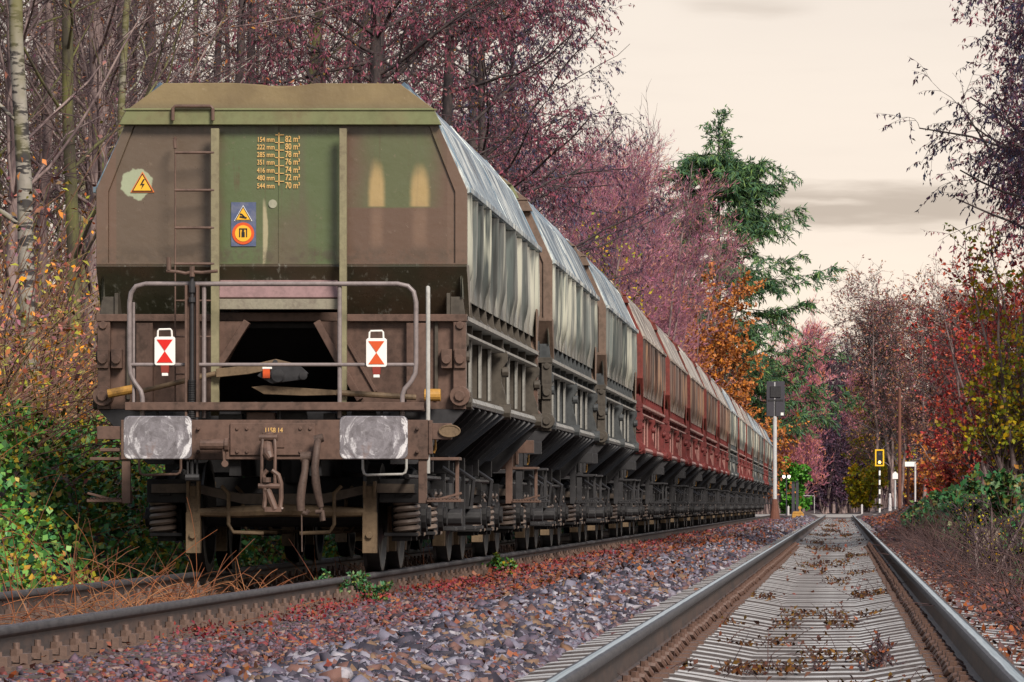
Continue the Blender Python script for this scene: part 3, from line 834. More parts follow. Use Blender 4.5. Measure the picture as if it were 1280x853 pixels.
# platform edge and floor
pf = MB(); pf.box(LX(157, .66), LX(530, .66), .62, .70, LZ(513, .66), LZ(503, .66)); pf.box(-1.2, 1.2, .70, 1.15, 1.34, 1.365)
pf.box(LX(310, .9), LX(345, .9), .80, .95, LZ(527, .9), LZ(516, .9)); part(pf, 'platform', M['brown'])
# hand brake column with screw and crank
bc = MB(); bc.box(LX(232, .70), LX(249, .70), .68, .73, LZ(522, .70), LZ(357, .70))
bc.box(LX(232, .70), LX(235, .70), .64, .68, LZ(522, .70), LZ(357, .70)); bc.box(LX(246, .70), LX(249, .70), .64, .68, LZ(522, .70), LZ(357, .70))
bco = part(bc, 'brake_column', M['brown'])
sc = MB(); sc.cyl(L(240, 340, .66), L(240, 600, .66), .016, 8); sc.tube([L(240, 352, .66), L(240, 366, .66)], .028, 10); sc.tube([L(240, 372, .66), L(240, 378, .66)], .03, 10)
for k in range(22): sc.tube([L(239.5, 475 + k * 2.2, .655), L(239.5, 476.2 + k * 2.2, .655)], .030, 8)
sc.bar(L(235, 518, .66), L(235, 596, .66), .015, .03); sc.bar(L(246.5, 518, .66), L(246.5, 596, .66), .015, .03); sc.cyl(L(232, 597, .66), L(249, 597, .66), .03, 8)
obj('brake_screw', sc.mesh('brake_screw', [M['grey_dark']], 0), bco)
ck = MB(); ck.tube([L(208, 339, .64), L(222, 340, .64), L(232, 342, .64), L(240, 340, .64), L(252, 341, .64), L(272, 339, .64)], .014, 8); ck.cyl(L(240, 333, .64), L(240, 346, .64), .022, 8); ck.cyl(L(211, 322, .64), L(211, 338, .64), .020, 8)
obj('crank_handle', ck.mesh('crank_handle', [M['brown']], 0), bco)
# lever across the dark opening, with its pivot plate
lv = MB()
lv.tube([L(178, 489, 1.0), L(240, 474, .98), L(270, 467, .98)], .022, 8)
lv.slab([L(270, 461, .95), L(310, 457, .95), L(345, 449, .95), L(370, 455, .95), L(345, 461, .95), L(310, 468, .95), L(270, 472, .95)], .03)
lv.slab([L(314, 484, .95), L(330, 482, .95), L(420, 488, .95), L(420, 494, .95), L(380, 495, .95), L(330, 493, .95)], .03)
lv.cyl(L(420, 491, .97), L(520, 497, 1.1), .025, 8)
part(lv, 'discharge_lever', M['bogie_tan'])
pv = MB()
pv.slab([L(322, 470, .92), L(338, 455, .92), L(375, 457, .92), L(386, 467, .92), L(378, 475, .92), L(340, 480, .92)], -.04)
pv.cyl(L(347, 470, .85), L(347, 470, .93), .055, 14); pv.cyl(L(379, 470, .86), L(379, 470, .93), .035, 12); pv.cyl(L(344, 453, .86), L(344, 453, .95), .022, 10)
part(pv, 'lever_pivot', M['grey_dark'])
sp = MB(); sp.box(LX(328.5, .86), LX(337.5, .86), .845, .86, LZ(473, .86), LZ(462, .86)); part(sp, 'marker_plate', M['orange_red'])
sp = MB(); sp.box(LX(328, .86), LX(340, .86), .845, .865, LZ(461.7, .86), LZ(459, .86)); part(sp, 'marker_edge', M['white'])
# clutter under the platform: dull discs and brackets
cl = MB()
for px in (320, 365, 455): cl.cyl(L(px, 522, .95), L(px, 522, 1.1), .13 if px != 455 else .11, 16)
cl.box(LX(274, .9), LX(304, .9), .85, .95, LZ(527, .9), LZ(518, .9)); cl.box(LX(405, .9), LX(420, .9), .85, .95, LZ(526, .9), LZ(517, .9))
for px in (197, 260, 350, 477, 500): cl.cyl(L(px, 512, .75), L(px, 527, .75), .012, 6)
cl.box(-1.15, 1.15, 1.25, 1.32, .98, 1.34)
part(cl, 'platform_bracket', M['grey_dark'])
# shunter's handles: stub tubes beside the buffers, U-shaped rods under them
for a, b in ((250, 282), ):
    st = MB(); st.cyl(L(a, 556, .50), L(b, 556, .50), .045, 12); st.cyl(L(281, 556, .50), L(286, 556, .50), .06, 10); st.bar(L(279, 552, .5), L(281, 582, .5), .02, .05); st.cyl(L(281, 580, .47), L(281, 580, .55), .03, 8); part(st, 'uncoupling_handle', M['brown'])
for a, b, m in ((174, 226, 'brown'), (453.5, 508, 'tube_grey')):
    gr = MB(); gr.tube([L(a, 574, .5), L(a, 586, .5), L(a + 1.5, 592, .5), L(a + 5, 594, .5), L(b - 5, 593, .5), L(b - 1.5, 591, .5), L(b, 586, .5), L(b, 574, .5)], .011, 8); part(gr, 'grab_rod', M[m], bevel=0)
# draw hook and screw coupling
hk = MB(); hk.box(LX(330, .5), LX(343, .5), .38, .62, LZ(566, .5), LZ(544, .5))
hk.tube([L(337, 545, .45), L(334, 556, .36), L(335, 568, .30), L(339, 574, .28)], [.05, .05, .045, .03], 10)
hko = part(hk, 'draw_hook', M['brown'])
sh = MB()
for px in (327.5, 344): sh.tube([L(px + (1 if px < 330 else -1), 545, .33), L(px, 560, .30), L(px - .5, 590, .30), L(px, 611, .30)], .014, 8)
sh.cyl(L(324, 547, .33), L(347, 547, .33), .026, 8); sh.cyl(L(323, 608, .30), L(350, 608, .30), .024, 8)
for px in (327, 347): sh.tube([L(334 if px < 330 else 340, 588, .30), L(px + (2 if px < 330 else 1), 594, .30), L(px + 4, 604, .30), L(px + 4.5, 622, .30), L(px + 3, 634, .30), L(px + 6, 637, .30)], .02, 8)
sh.cyl(L(333, 597, .29), L(333, 603, .29), .035, 8); sh.cyl(L(334, 612, .30), L(344, 637, .30), .03, 8); sh.box(LX(331, .3), LX(352, .3), .28, .32, LZ(640, .3), LZ(634, .3))
obj('screw_coupling', sh.mesh('screw_coupling', [M['brown']], 0, True), hko)
# air hoses
h1 = MB(); h1.tube([L(401, 549, .55), L(397, 552, .48), L(396, 562, .42), L(393.5, 585, .38), L(395, 604, .37), L(398, 622, .38), L(401, 634, .39)], [.028, .03, .03, .033, .036, .033, .026], 10)
h1.cyl(L(393, 550, .5), L(404, 547, .5), .035, 10); h1.cyl(L(401, 633, .39), L(402, 652, .39), .015, 8); h1.tube([L(395, 640, .39), L(403, 640, .38), L(404, 651, .38)], .02, 8)
part(h1, 'air_hose', M['hose'], bevel=0, smooth=True)
h2 = MB(); h2.tube([L(384, 570, .55), L(382, 578, .48), L(381, 590, .44), L(377.5, 608, .42), L(375.5, 624, .42), L(376, 639, .42)], [.034, .033, .03, .036, .038, .034], 10)
h2.cyl(L(376, 572, .5), L(390, 571, .5), .045, 10); h2.tube([L(378, 640, .42), L(383, 642, .42), L(386, 638, .42)], .02, 8); h2.cyl(L(377, 642, .42), L(377.5, 690, .42), .006, 5)
part(h2, 'air_hose', M['hose'], bevel=0, smooth=True)
# oval maker's plate (left blank ring) on the right end piece
ov = MB(); c0 = L(562, 539, .62); n = 24
ov.tube([(c0[0] + .085 * math.cos(2 * math.pi * k / n), c0[1], c0[2] + .047 * math.sin(2 * math.pi * k / n)) for k in range(n)], .007, 6, True)
ov.prism([(c0[0] + .082 * math.cos(2 * math.pi * k / n), c0[2] + .044 * math.sin(2 * math.pi * k / n)) for k in range(n)], 'y', c0[1], c0[1] + .03)
part(ov, 'oval_plate', M['bogie_tan'], bevel=0)
# volume scale lettering
rows = [(164, '90 mm', '84 m³'), (173, '154 mm', '82 m³'), (182.5, '222 mm', '80 m³'), (192, '285 mm', '78 m³'), (201.5, '351 mm', '76 m³'), (211.5, '416 mm', '74 m³'), (221, '480 mm', '72 m³'), (231, '544 mm', '70 m³')]
yt = YE + .004
for i, (py, a, b) in enumerate(rows):
    if i == 0: continue
    for txt, px, sz, al in ((a, 343.5, .052, 'RIGHT'), (b, 356.5, .064, 'LEFT')):
        o = obj('volume_scale', text_mesh(txt, sz, M['letter'], align=al), w1, (LX(px, yt), yt, LZ(py + 4.5, yt))); o.rotation_euler = (R(90), 0, 0)
        o.scale = (.86 if al == 'RIGHT' else .82, 1.12, 1)
sb = MB(); sb.box(LX(348.7, yt) - .004, LX(348.7, yt) + .004, yt - .003, yt + .006, LZ(232, yt), LZ(166, yt))
for py, a, b in rows[1:]: sb.box(LX(344, yt), LX(355, yt), yt - .003, yt + .006, LZ(py - 3.6, yt), LZ(py - 4.6, yt))
part(sb, 'scale_bar', M['letter'], bevel=0)
o = obj('stock_number', text_mesh('1158 14', .058, M['letter'], align='CENTER'), w1, (LX(342, .595), .596, LZ(541, .6))); o.rotation_euler = (R(90), 0, 0); o.scale = (.8, 1, 1)
# stickers
def tri(c, r): return [(c[0] + r * math.cos(R(a)), c[2] + r * math.sin(R(a)) * 1.0) for a in (90, 210, 330)]
c0 = L(178, 232, 1.2)
s1 = MB(); s1.prism(tri(c0, .115), 'y', yt - .002, yt + .01); so = part(s1, 'lightning_sign', M['sign_orange'], bevel=0)
s2 = MB(); s2.prism(tri(c0, .102), 'y', yt - .006, yt - .003); obj('sign_border', s2.mesh('sign_border', [M['black']]), so)
s2 = MB(); s2.prism(tri(c0, .086), 'y', yt - .010, yt - .007); obj('sign_field', s2.mesh('sign_field', [M['sign_yellow']]), so)
s3 = MB(); x, z = c0[0], c0[2]
s3.prism([(x + .008, z + .052), (x - .020, z + .000), (x + .002, z + .004), (x - .010, z - .034), (x + .022, z + .014), (x, z + .012), (x + .022, z + .052)], 'y', yt - .014, yt - .011)
obj('lightning_bolt', s3.mesh('lightning_bolt', [M['black']]), so)
s1 = MB(); s1.box(LX(289, yt), LX(320, yt), yt - .002, yt + .008, LZ(308, yt), LZ(253, yt)); so = part(s1, 'warning_sticker', M['sign_blue'], bevel=0)
c0 = L(304, 270, 1.2)
for r_, m, dy in ((.088, 'white', 0), (.080, 'black', .003), (.066, 'sign_yellow', .006)):
    s2 = MB(); s2.prism(tri(c0, r_), 'y', yt - .008 - dy, yt - .005 - dy); obj('warning_triangle', s2.mesh('warning_triangle', [M[m]]), so)
s2 = MB(); x, z = c0[0], c0[2]; s2.bar((x - .028, yt - .016, z - .008), (x + .03, yt - .016, z - .018), .004, .014, (0, 0, 1)); s2.bar((x - .01, yt - .016, z + .012), (x + .012, yt - .016, z - .012), .004, .012); s2.cyl((x - .018, yt - .017, z + .012), (x - .018, yt - .014, z + .012), .009, 8); obj('warning_figure', s2.mesh('warning_figure', [M['black']]), so)
c0 = L(304, 292, 1.2); n = 24
def disc(r_): return [(c0[0] + r_ * math.cos(2 * math.pi * k / n), c0[2] + r_ * math.sin(2 * math.pi * k / n)) for k in range(n)]
for r_, m, dy in ((.092, 'orange_red', 0), (.068, 'sign_yellow', .003)):
    s2 = MB(); s2.prism(disc(r_), 'y', yt - .008 - dy, yt - .005 - dy); obj('prohibition_disc', s2.mesh('prohibition_disc', [M[m]]), so)
s2 = MB(); x, z = c0[0], c0[2]
s2.box(x - .032, x - .024, yt - .016, yt - .012, z - .03, z + .04); s2.box(x + .026, x + .034, yt - .016, yt - .012, z - .03, z + .04); s2.box(x - .032, x + .034, yt - .016, yt - .012, z + .034, z + .042)
s2.prism([(x - .012, z - .03), (x - .012, z + .012), (x + .014, z + .012), (x + .014, z - .03)], 'y', yt - .016, yt - .012); s2.cyl((x, yt - .016, z + .022), (x, yt - .012, z + .022), .010, 10)
obj('prohibition_figure', s2.mesh('prohibition_figure', [M['black']]), so)
s2 = MB(); s2.cyl(L(341, 255, YE + .004), L(341, 255, YE + .014), .036, 16); part(s2, 'round_cap', mat('pale_cap_paint', weathered((.27, .27, .20), (.18, .16, .11))), bevel=0)

# tail plates hung on the handrail: lift off, so things of their own
def tail_plate(px, py, red, label):
    t = empty('tail_marker', (TRX + LX(px, .68), Y0 + .68, LZ(py, .68)))
    tag(t, label, 'tail marker', 'tail markers hung on the handrail')
    pl = MB(); w_, h_ = .085, .118
    poly = [(-w_, -h_ + .012), (-w_ + .012, -h_), (w_ - .012, -h_), (w_, -h_ + .012), (w_, h_ - .012), (w_ - .012, h_), (-w_ + .012, h_), (-w_, h_ - .012)]
    pl.prism(poly, 'y', 0, .018); pl.build('plate', M['white'], t, .002)
    tr = MB(); tr.prism([(-.066, .095), (.066, .095), (0, .0)], 'y', -.005, -.001); tr.prism([(-.066, -.095), (.066, -.095), (0, .0)], 'y', -.005, -.001); tr.build('red_triangles', M[red], t)
    hd = MB(); hd.tube([(-.06, .009, .118), (-.058, .009, .165), (-.048, .009, .178), (.045, .009, .18), (.055, .009, .168), (.058, .009, .118)], .008, 6); hd.build('handle', M['white'], t)
    ft = MB(); ft.prism([(-.036, -.118), (.036, -.118), (.030, -.18), (-.030, -.18)], 'y', .0, .04); ft.build('foot', M['red_cap'], t, .002)
    ft = MB(); ft.box(-.025, .025, .0, .03, -.205, -.181); ft.build('foot_tip', M['white'], t, .002)
tail_plate(206, 439, 'red_sign', 'white tail plate with bright red triangles hung on the handrail left of the brake column')
tail_plate(470.5, 441, 'orange_red', 'white tail plate with orange-red triangles hung on the handrail above the right buffer')
# ------------------------------------------------------------------ ground, road, rails, sleepers, ballast
def soil(g):
    c = g.coord(); x, y, z = g.xyz(c)
    n = g.noise(c, .8, 5, .6); f = g.noise(c, 18, 5, .7); p = g.noise(c, 60, 3, .7)
    col = g.mix(g.ss(n, .35, .65), (.085, .060, .055), (.055, .042, .045))
    col = g.mix(g.ss(f, .5, .7) * .8, col, (.13, .085, .07))
    col = g.mix(g.ss(f, .28, .42, 1, 0) * .8, col, (.018, .014, .015))
    # litter of fallen leaves
    v = g.new('ShaderNodeTexVoronoi'); v.inputs['Scale'].default_value = 9; g.put(v.inputs['Vector'], c)
    lc = g.ramp(V(g, v.outputs['Color']), [(0, (.16, .045, .025)), (.35, (.10, .04, .03)), (.6, (.22, .10, .04)), (.8, (.06, .04, .045))])
    col = g.mix(g.ss(V(g, v.outputs['Distance']), .18, .32, .6, 0), col, lc)
    return dict(color=col, rough=.85, normal=g.bump(f + p * .4, .9, .05))
M['soil'] = mat('leafy_soil', soil)
xs = np.unique(np.concatenate([np.arange(-12, 8, .12), np.geomspace(8, 3500, 45), -np.geomspace(12, 3500, 45)]))
ys = np.unique(np.concatenate([[-3000, -800, -200, -60, -20, 0, 8], np.arange(12, 70, .6), np.arange(70, 320, 2.5), np.geomspace(320, 6000, 40)]))
X, Y = np.meshgrid(xs, ys, indexing='ij'); Z = ground_z(X, Y)
v = np.stack([X, Y, Z], -1).reshape(-1, 3); ny = len(ys)
i = (np.arange(len(xs) - 1)[:, None] * ny + np.arange(ny - 1)[None]).ravel()
tag(obj('ground', np_mesh('ground', v, np.stack([i, i + ny, i + ny + 1, i + 1], -1), M['soil'], smooth=True)), kind='structure')

M['crossing'] = mat('pale_crossing_concrete', lambda g: dict(color=g.mix(g.noise(g.coord(), 3, 4), (.34, .33, .33), (.20, .19, .19)), rough=.6))
M['asphalt'] = mat('asphalt', lambda g: dict(color=g.mix(g.noise(g.coord(), 6, 5), (.05, .05, .052), (.075, .072, .072)), rough=.8))
rd = MB(); rd.box(-60, 60, 281.5, 288, -.3, .025); tag(rd.build('road', M['asphalt']), kind='structure')
rd = MB(); rd.box(-2.3, 2.0, 280.6, 281.4, -.3, .035); tag(rd.build('level_crossing_edge', M['crossing']), kind='structure')
rd = MB(); rd.box(-9, -2.5, 281.2, 281.45, -.3, .03); rd.box(2.2, 9, 281.2, 281.45, -.3, .03); tag(rd.build('road_kerb', M['crossing']), kind='structure')

def rail_steel(polish):
    def fn(g):
        c = g.coord(); x, y, z = g.xyz(c)
        n = g.noise(c, 3, 5, .6, (1, .3, 1)); f = g.noise(c, 30, 4, .65, (1, .2, 1))
        body = g.mix(g.ss(n * .5 + f * .5, .35, .65), (.085, .048, .034), (.030, .022, .020))
        side = g.mix(g.ss(f, .4, .65), (.052, .047, .050), (.024, .022, .025))
        col = g.mix(g.ss(z, -.055, -.030), body, side)
        top = g.ss(z, -.007, -.002) * g.ss((x + (n - .5) * .012).abs(), .011, .018, 1, 0)
        st = g.noise(c, 20, 3, .6, (6, .05, 1))
        if polish: shine = g.mix(g.ss(st, .3, .7), (.34, .43, .46), (.56, .64, .66))
        else: shine = g.mix(g.ss(y + (n - .5) * 10, 36, 58), g.mix(st, (.10, .07, .07), (.15, .11, .11)), g.mix(st, (.22, .24, .27), (.36, .38, .41)))
        mt = top * (.7 if polish else .6)
        return dict(color=g.mix(top, col, shine), metal=mt, rough=g.mix(top, (.62,) * 3, ((.30,) * 3) if polish else (.40,) * 3), normal=g.bump(f, .25, .006), spec=.5)
    return fn
M['rail_shiny'] = mat('rail_steel_polished', rail_steel(True))
M['rail_rusty'] = mat('rail_steel_rusty', rail_steel(False))
RAILP = [(-.075, -.172), (.075, -.172), (.075, -.162), (.012, -.140), (.0085, -.10), (.0085, -.058), (.033, -.042), (.036, -.036), (.036, -.012), (.030, -.003), (.015, 0), (-.015, 0), (-.030, -.003), (-.036, -.012), (-.036, -.036), (-.033, -.042), (-.0085, -.058), (-.0085, -.10), (-.012, -.140), (-.075, -.162)]
RX = -.178
for x, m, y0, y1, lab in ((RX - .7535, 'rail_shiny', 9, 280.5, 'polished left rail of the open track beside the ballast, running to the level crossing'),
                          (RX + .7535, 'rail_shiny', 9, 280.5, 'polished right rail of the open track beside the leafy bank'),
                          (TRX - .7535, 'rail_rusty', 18, 278, 'rusty far rail of the train track, half hidden by dead stalks below the ivy'),
                          (TRX + .7535, 'rail_rusty', 18, 278, 'rusty near rail of the train track with its row of bolted clamps above the ballast')):
    mb = MB(); mb.prism(RAILP, 'y', y0, y1)
    o = mb.build('rail', M[m], None, 0, True); o.location.x = x
    tag(o, lab, 'rail', 'rails of the two tracks')

def concrete(g):
    c = g.coord(); n = g.noise(c, 4, 5, .6); f = g.noise(c, 40, 4, .65); r = g.objrand()
    big = g.noise(c, 2.2, 3, .5, (1, 1, 1))
    col = g.mix(g.ss(n, .3, .7), (.64, .63, .61), (.42, .405, .395))
    col = g.mix(r * .5, col, (.36, .34, .33))
    col = g.mix(g.ss(f, .55, .7) * .5, col, (.18, .15, .13))
    col = g.mix(g.ss(big + (f - .5) * .4, .48, .62) * .75, col, (.15, .115, .095))
    return dict(color=col, rough=.34, spec=.7, normal=g.bump(f, .3, .01))
M['concrete'] = mat('weathered_concrete', concrete)
M['mud_shade'] = mat('mud_and_shade_concrete', weathered((.055, .045, .043), (.025, .021, .021), .8, sc=6))  # sleeper side faces: mud plus painted shade, darkening the gaps between sleepers
M['wood_sleeper'] = mat('tarred_wood', weathered((.075, .055, .045), (.03, .024, .022), .8, sc=5))
M['clip'] = mat('rusty_clip', weathered((.10, .055, .04), (.045, .030, .026), .6, sc=10))
M['clamp'] = mat('rusty_clamp', weathered((.12, .075, .058), (.055, .038, .034), .6, sc=10))
def concrete_sleeper():
    mb = MB(); half = [(0, -.225), (.28, -.222), (.45, -.192), (.56, -.175), (.94, -.175), (1.08, -.188), (1.24, -.20), (1.30, -.215)]
    prof = [(-a, b) for a, b in half[::-1]] + half[1:]
    vs = []; n = len(prof)
    for (x, z) in prof:
        for (yy, zz) in ((-.17, -.40), (-.140, z - .014), (-.128, z), (.128, z), (.140, z - .014), (.17, -.40)): vs.append((x, yy, zz))
    fs = []
    for k in range(n - 1):
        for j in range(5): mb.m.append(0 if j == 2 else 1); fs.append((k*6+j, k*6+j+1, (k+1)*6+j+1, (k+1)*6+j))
    fs.append(tuple(range(6))); fs.append(tuple((n-1)*6 + j for j in range(6))[::-1])
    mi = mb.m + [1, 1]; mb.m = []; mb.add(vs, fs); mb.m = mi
    return mb._mesh('sleeper', [M['concrete'], M['mud_shade']])
def w_clip():
    mb = MB(); mb.box(-.19, .19, -.07, .07, -.179, -.174)
    for s in (-1, 1):
        mb.tube([(s * .06, -.05, -.135), (s * .09, -.075, -.115), (s * .13, -.07, -.12), (s * .145, -.04, -.14), (s * .12, -.012, -.115), (s * .12, .012, -.115), (s * .145, .04, -.14), (s * .13, .07, -.12), (s * .09, .075, -.115), (s * .06, .05, -.135)], .013, 5)
        mb.cyl((s * .115, 0, -.17), (s * .115, 0, -.085), .018, 6)
        mb.box(s * .09, s * .19, -.07, .07, -.178, -.155)
    return mb._mesh('rail_fastening', [M['clip']])
def rib_clamp():
    mb = MB(); mb.box(-.17, .17, -.075, .075, -.19, -.172)
    for s in (-1, 1):
        mb.box(s * .045, s * .125, -.05, .05, -.166, -.138); mb.cyl((s * .088, 0, -.14), (s * .088, 0, -.105), .032, 6); mb.cyl((s * .088, 0, -.11), (s * .088, 0, -.075), .016, 8)
        mb.box(s * .115, s * .15, -.06, .06, -.175, -.125)
    return mb._mesh('rail_fastening', [M['clamp']])
def wood_sleeper():
    mb = MB(); mb.box(-1.30, 1.30, -.13, .13, -.36, -.190); return mb._mesh('sleeper', [M['wood_sleeper']], .012)
rng = np.random.default_rng(5)
def lay_sleepers(cx, y0, sleeper, clip, count, parts_to, lab, group, extra_to, cat):
    ms, mc = sleeper(), clip()
    for k in range(count):
        y = y0 + .6 * k
        o = obj('sleeper', ms, None, (cx + rng.uniform(-.008, .008), y, rng.uniform(-.004, .004))); o.rotation_euler = (0, 0, rng.uniform(-.006, .006))
        tag(o, lab, cat, group)
        if y < parts_to:
            for s in (-1, 1): obj('rail_fastening', mc, o, (s * .7535, 0, 0))
    rest = MB(); y = y0 + .6 * count; pm = [p.material_index for p in ms.polygons]; mi = []
    while y < extra_to:
        for m in (ms, ):
            rest.add([(v.co.x, v.co.y + y, v.co.z) for v in m.vertices], [tuple(p.vertices) for p in m.polygons])
        y += .6; mi += pm
    rest.m = mi
    o = obj('distant_sleepers', rest._mesh('distant_sleepers', list(ms.materials)), None, (cx, 0, 0)); tag(o, kind='stuff')
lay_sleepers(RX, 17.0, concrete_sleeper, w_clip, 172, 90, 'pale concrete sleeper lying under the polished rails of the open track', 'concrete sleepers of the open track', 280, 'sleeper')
lay_sleepers(TRX, 22.0, wood_sleeper, rib_clamp, 125, 97, 'dark wooden sleeper with bolted clamps sunk in the ballast under the train track', 'wooden sleepers of the train track', 276, 'sleeper')

# crushed stone
def rand_rot(rng, n):
    q = rng.normal(size=(n, 4)); q /= np.linalg.norm(q, axis=1)[:, None]; w_, x, y, z = q.T
    return np.stack([1-2*(y*y+z*z), 2*(x*y-z*w_), 2*(x*z+y*w_), 2*(x*y+z*w_), 1-2*(x*x+z*z), 2*(y*z-x*w_), 2*(x*z-y*w_), 2*(y*z+x*w_), 1-2*(x*x+y*y)], -1).reshape(n, 3, 3)
def stones(rng, pos, size):
    n = len(pos)
    v0 = np.array([(a, b, c) for c in (-.62, .62) for b in (-.62, .62) for a in (-.62, .62)]); f0 = np.array([(0,2,1),(1,2,3),(4,5,6),(5,7,6),(0,1,5),(0,5,4),(2,6,3),(3,6,7),(0,4,2),(2,4,6),(1,3,7),(1,7,5)])
    v = v0[None] * rng.uniform(.55, 1.45, (n, 8, 1)) + rng.normal(0, .16, (n, 8, 3))
    v = v * rng.uniform(.6, 1.25, (n, 1, 3)); v = np.einsum('nij,nkj->nki', rand_rot(rng, n), v)
    v[:, :, 2] *= .8
    v = v * size[:, None, None] + pos[:, None, :]
    f = f0[None] + (np.arange(n) * 8)[:, None, None]
    return v.reshape(-1, 3), f.reshape(-1, 3)
def stone_mat(g):
    r = g.island(); c = g.coord(); x, y, z = g.xyz(c); n = g.noise(c, 25, 4, .6); big = g.noise(c, .9, 3, .5)
    grey = g.ramp(r, [(0, (.035, .032, .044)), (.13, (.20, .19, .225)), (.26, (.075, .066, .082)), (.38, (.28, .265, .29)), (.48, (.13, .105, .13)), (.58, (.19, .10, .075)), (.67, (.045, .040, .052)), (.76, (.40, .38, .38)), (.82, (.24, .15, .085)), (.90, (.15, .115, .14))], True)
    brown = g.ramp(r, [(0, (.045, .030, .036)), (.13, (.13, .085, .105)), (.26, (.20, .055, .045)), (.38, (.18, .14, .165)), (.50, (.085, .04, .038)), (.60, (.28, .19, .15)), (.68, (.050, .040, .052)), (.78, (.16, .10, .12)), (.86, (.32, .14, .06)), (.93, (.24, .05, .05))], True)
    mound = g.band(x + (big - .5) * .9, -2.75, -1.35, .25)
    col = g.mix(mound, brown, grey)
    col = g.mix(g.ss(n, .52, .72) * .5, col, (.09, .065, .06))
    return dict(color=g.mix(1., col, (.80, .78, .85), 'MULTIPLY'), rough=.72, spec=.3, normal=g.bump(n, .5, .01))
M['stone'] = mat('crushed_stone', stone_mat)
def scatter(n, x0, x1, y0, y1, power=1.0):
    """denser towards y0 when power > 1"""
    u = rng.uniform(0, 1, n); y = y0 + (y1 - y0) * u ** power; return rng.uniform(x0, x1, n), y
P, S = [], []
def lay(n, x0, x1, y0, y1, s0, s1, dz=0., power=1.):
    x, y = scatter(n, x0, x1, y0, y1, power); s = rng.uniform(s0, s1, n) * (1 + .6 * (rng.uniform(0, 1, n) > .95))
    P.append(np.stack([x, y, ground_z(x, y) + s * .35 + dz], -1)); S.append(s)
lay(34000, -3.88, -1.40, 17, 34, .009, .022); lay(19000, -2.75, -1.42, 17, 36, .014, .034, .012)
lay(27000, -3.88, -1.40, 34, 60, .012, .026); lay(15000, -2.7, -1.42, 36, 75, .018, .038, .014)
lay(18000, -3.88, -1.40, 60, 110, .020, .038); lay(12000, -3.88, -1.40, 110, 278, .035, .065)
lay(9000, -5.4, -3.95, 22, 60, .018, .036, -.0); lay(4000, -5.4, -3.95, 60, 240, .03, .05)
lay(6000, -1.4, .7, 17, 40, .016, .034, -.01); lay(5000, -1.4, .7, 40, 120, .02, .038, -.01)
lay(4500, .66, 1.5, 19, 60, .012, .030); lay(3000, .66, 1.1, 50, 160, .02, .036); lay(7000, 1.0, 2.0, 60, 278, .025, .055)
lay(3500, -6.4, -5.45, 25, 60, .018, .036)
v, f = stones(rng, np.concatenate(P), np.concatenate(S))
tag(obj('ballast_stones', np_mesh('ballast_stones', v, f, M['stone'])), kind='stuff')
# ------------------------------------------------------------------ leaves, litter, ivy, dead stalks
def leaf_quads(rng, pos, length, width, dirs=None, up=.0, fold=.15):
    """diamond leaves: returns verts (4n), quads"""
    n = len(pos); length = np.broadcast_to(length, (n,)); width = np.broadcast_to(width, (n,))
    d = rng.normal(size=(n, 3)) if dirs is None else dirs + rng.normal(0, .35, (n, 3))
    d /= np.linalg.norm(d, axis=1)[:, None] + 1e-9
    nr = rng.normal(size=(n, 3)); nr[:, 2] += up
    s = np.cross(nr, d); s /= np.linalg.norm(s, axis=1)[:, None] + 1e-9
    nn = np.cross(d, s)
    a = pos; b = pos + d * (length * .45)[:, None] + s * (width * .5)[:, None] + nn * (length * fold)[:, None]
    c = pos + d * length[:, None]; e = pos + d * (length * .45)[:, None] - s * (width * .5)[:, None] + nn * (length * fold)[:, None]
    v = np.stack([a, b, c, e], 1).reshape(-1, 3); i = np.arange(n)[:, None] * 4
    return v, np.concatenate([i, i + 1, i + 2, i + 3], 1)
SAT, GAIN = 1.25, 1.12
def vivid(c):
    m = sum(c) / 3
    return tuple(min(.8, max(.004, (m + (k - m) * SAT) * GAIN)) for k in c)
def leaf_mat(name, stops, rough=.5, spec=.4, const=False, trans=0.):
    stops = [(p, vivid(c)) for p, c in stops]
    def fn(g):
        r = g.island(); c = g.coord(); n = g.noise(c, .7, 3, .5)
        col = g.ramp(g.math('FRACT', r * .6 + n * .9), stops, const)
        return dict(color=col, rough=rough, spec=spec)
    return mat(name, fn)
M['ivy'] = leaf_mat('ivy_leaf', [(0, (.018, .060, .022)), (.2, (.045, .140, .040)), (.4, (.090, .215, .050)), (.55, (.035, .110, .045)), (.7, (.13, .25, .055)), (.80, (.055, .155, .055)), (.89, (.24, .24, .05)), (.95, (.36, .24, .05)), (.98, (.22, .10, .05)), (1, (.03, .08, .03))], .5, .4)
M['ivy_dark'] = leaf_mat('dark_ivy_leaf', [(0, (0.009, 0.032, 0.017)), (.3, (0.019, 0.068, 0.029)), (.55, (0.032, 0.101, 0.036)), (.75, (0.058, 0.122, 0.050)), (.88, (0.122, 0.144, 0.043)), (.95, (0.144, 0.072, 0.029)), (1, (0.086, 0.036, 0.022))], .5, .4)
M['litter'] = leaf_mat('fallen_leaf', [(0, (.17, .045, .028)), (.25, (.11, .034, .032)), (.45, (.24, .095, .035)), (.6, (.08, .045, .045)), (.8, (.20, .065, .035)), (1, (.15, .08, .055))], .6, .3)
M['red_cover'] = leaf_mat('red_leaf', [(0, (.13, .020, .024)), (.3, (.20, .028, .028)), (.5, (.09, .02, .028)), (.65, (.22, .055, .035)), (.8, (.11, .05, .05)), (1, (.17, .025, .04))], .6, .25)
M['stalk'] = leaf_mat('dead_stalk', [(0, (.17, .065, .035)), (.3, (.26, .11, .055)), (.6, (.10, .04, .028)), (.8, (.30, .16, .09)), (1, (.20, .06, .03))], .7, .3)
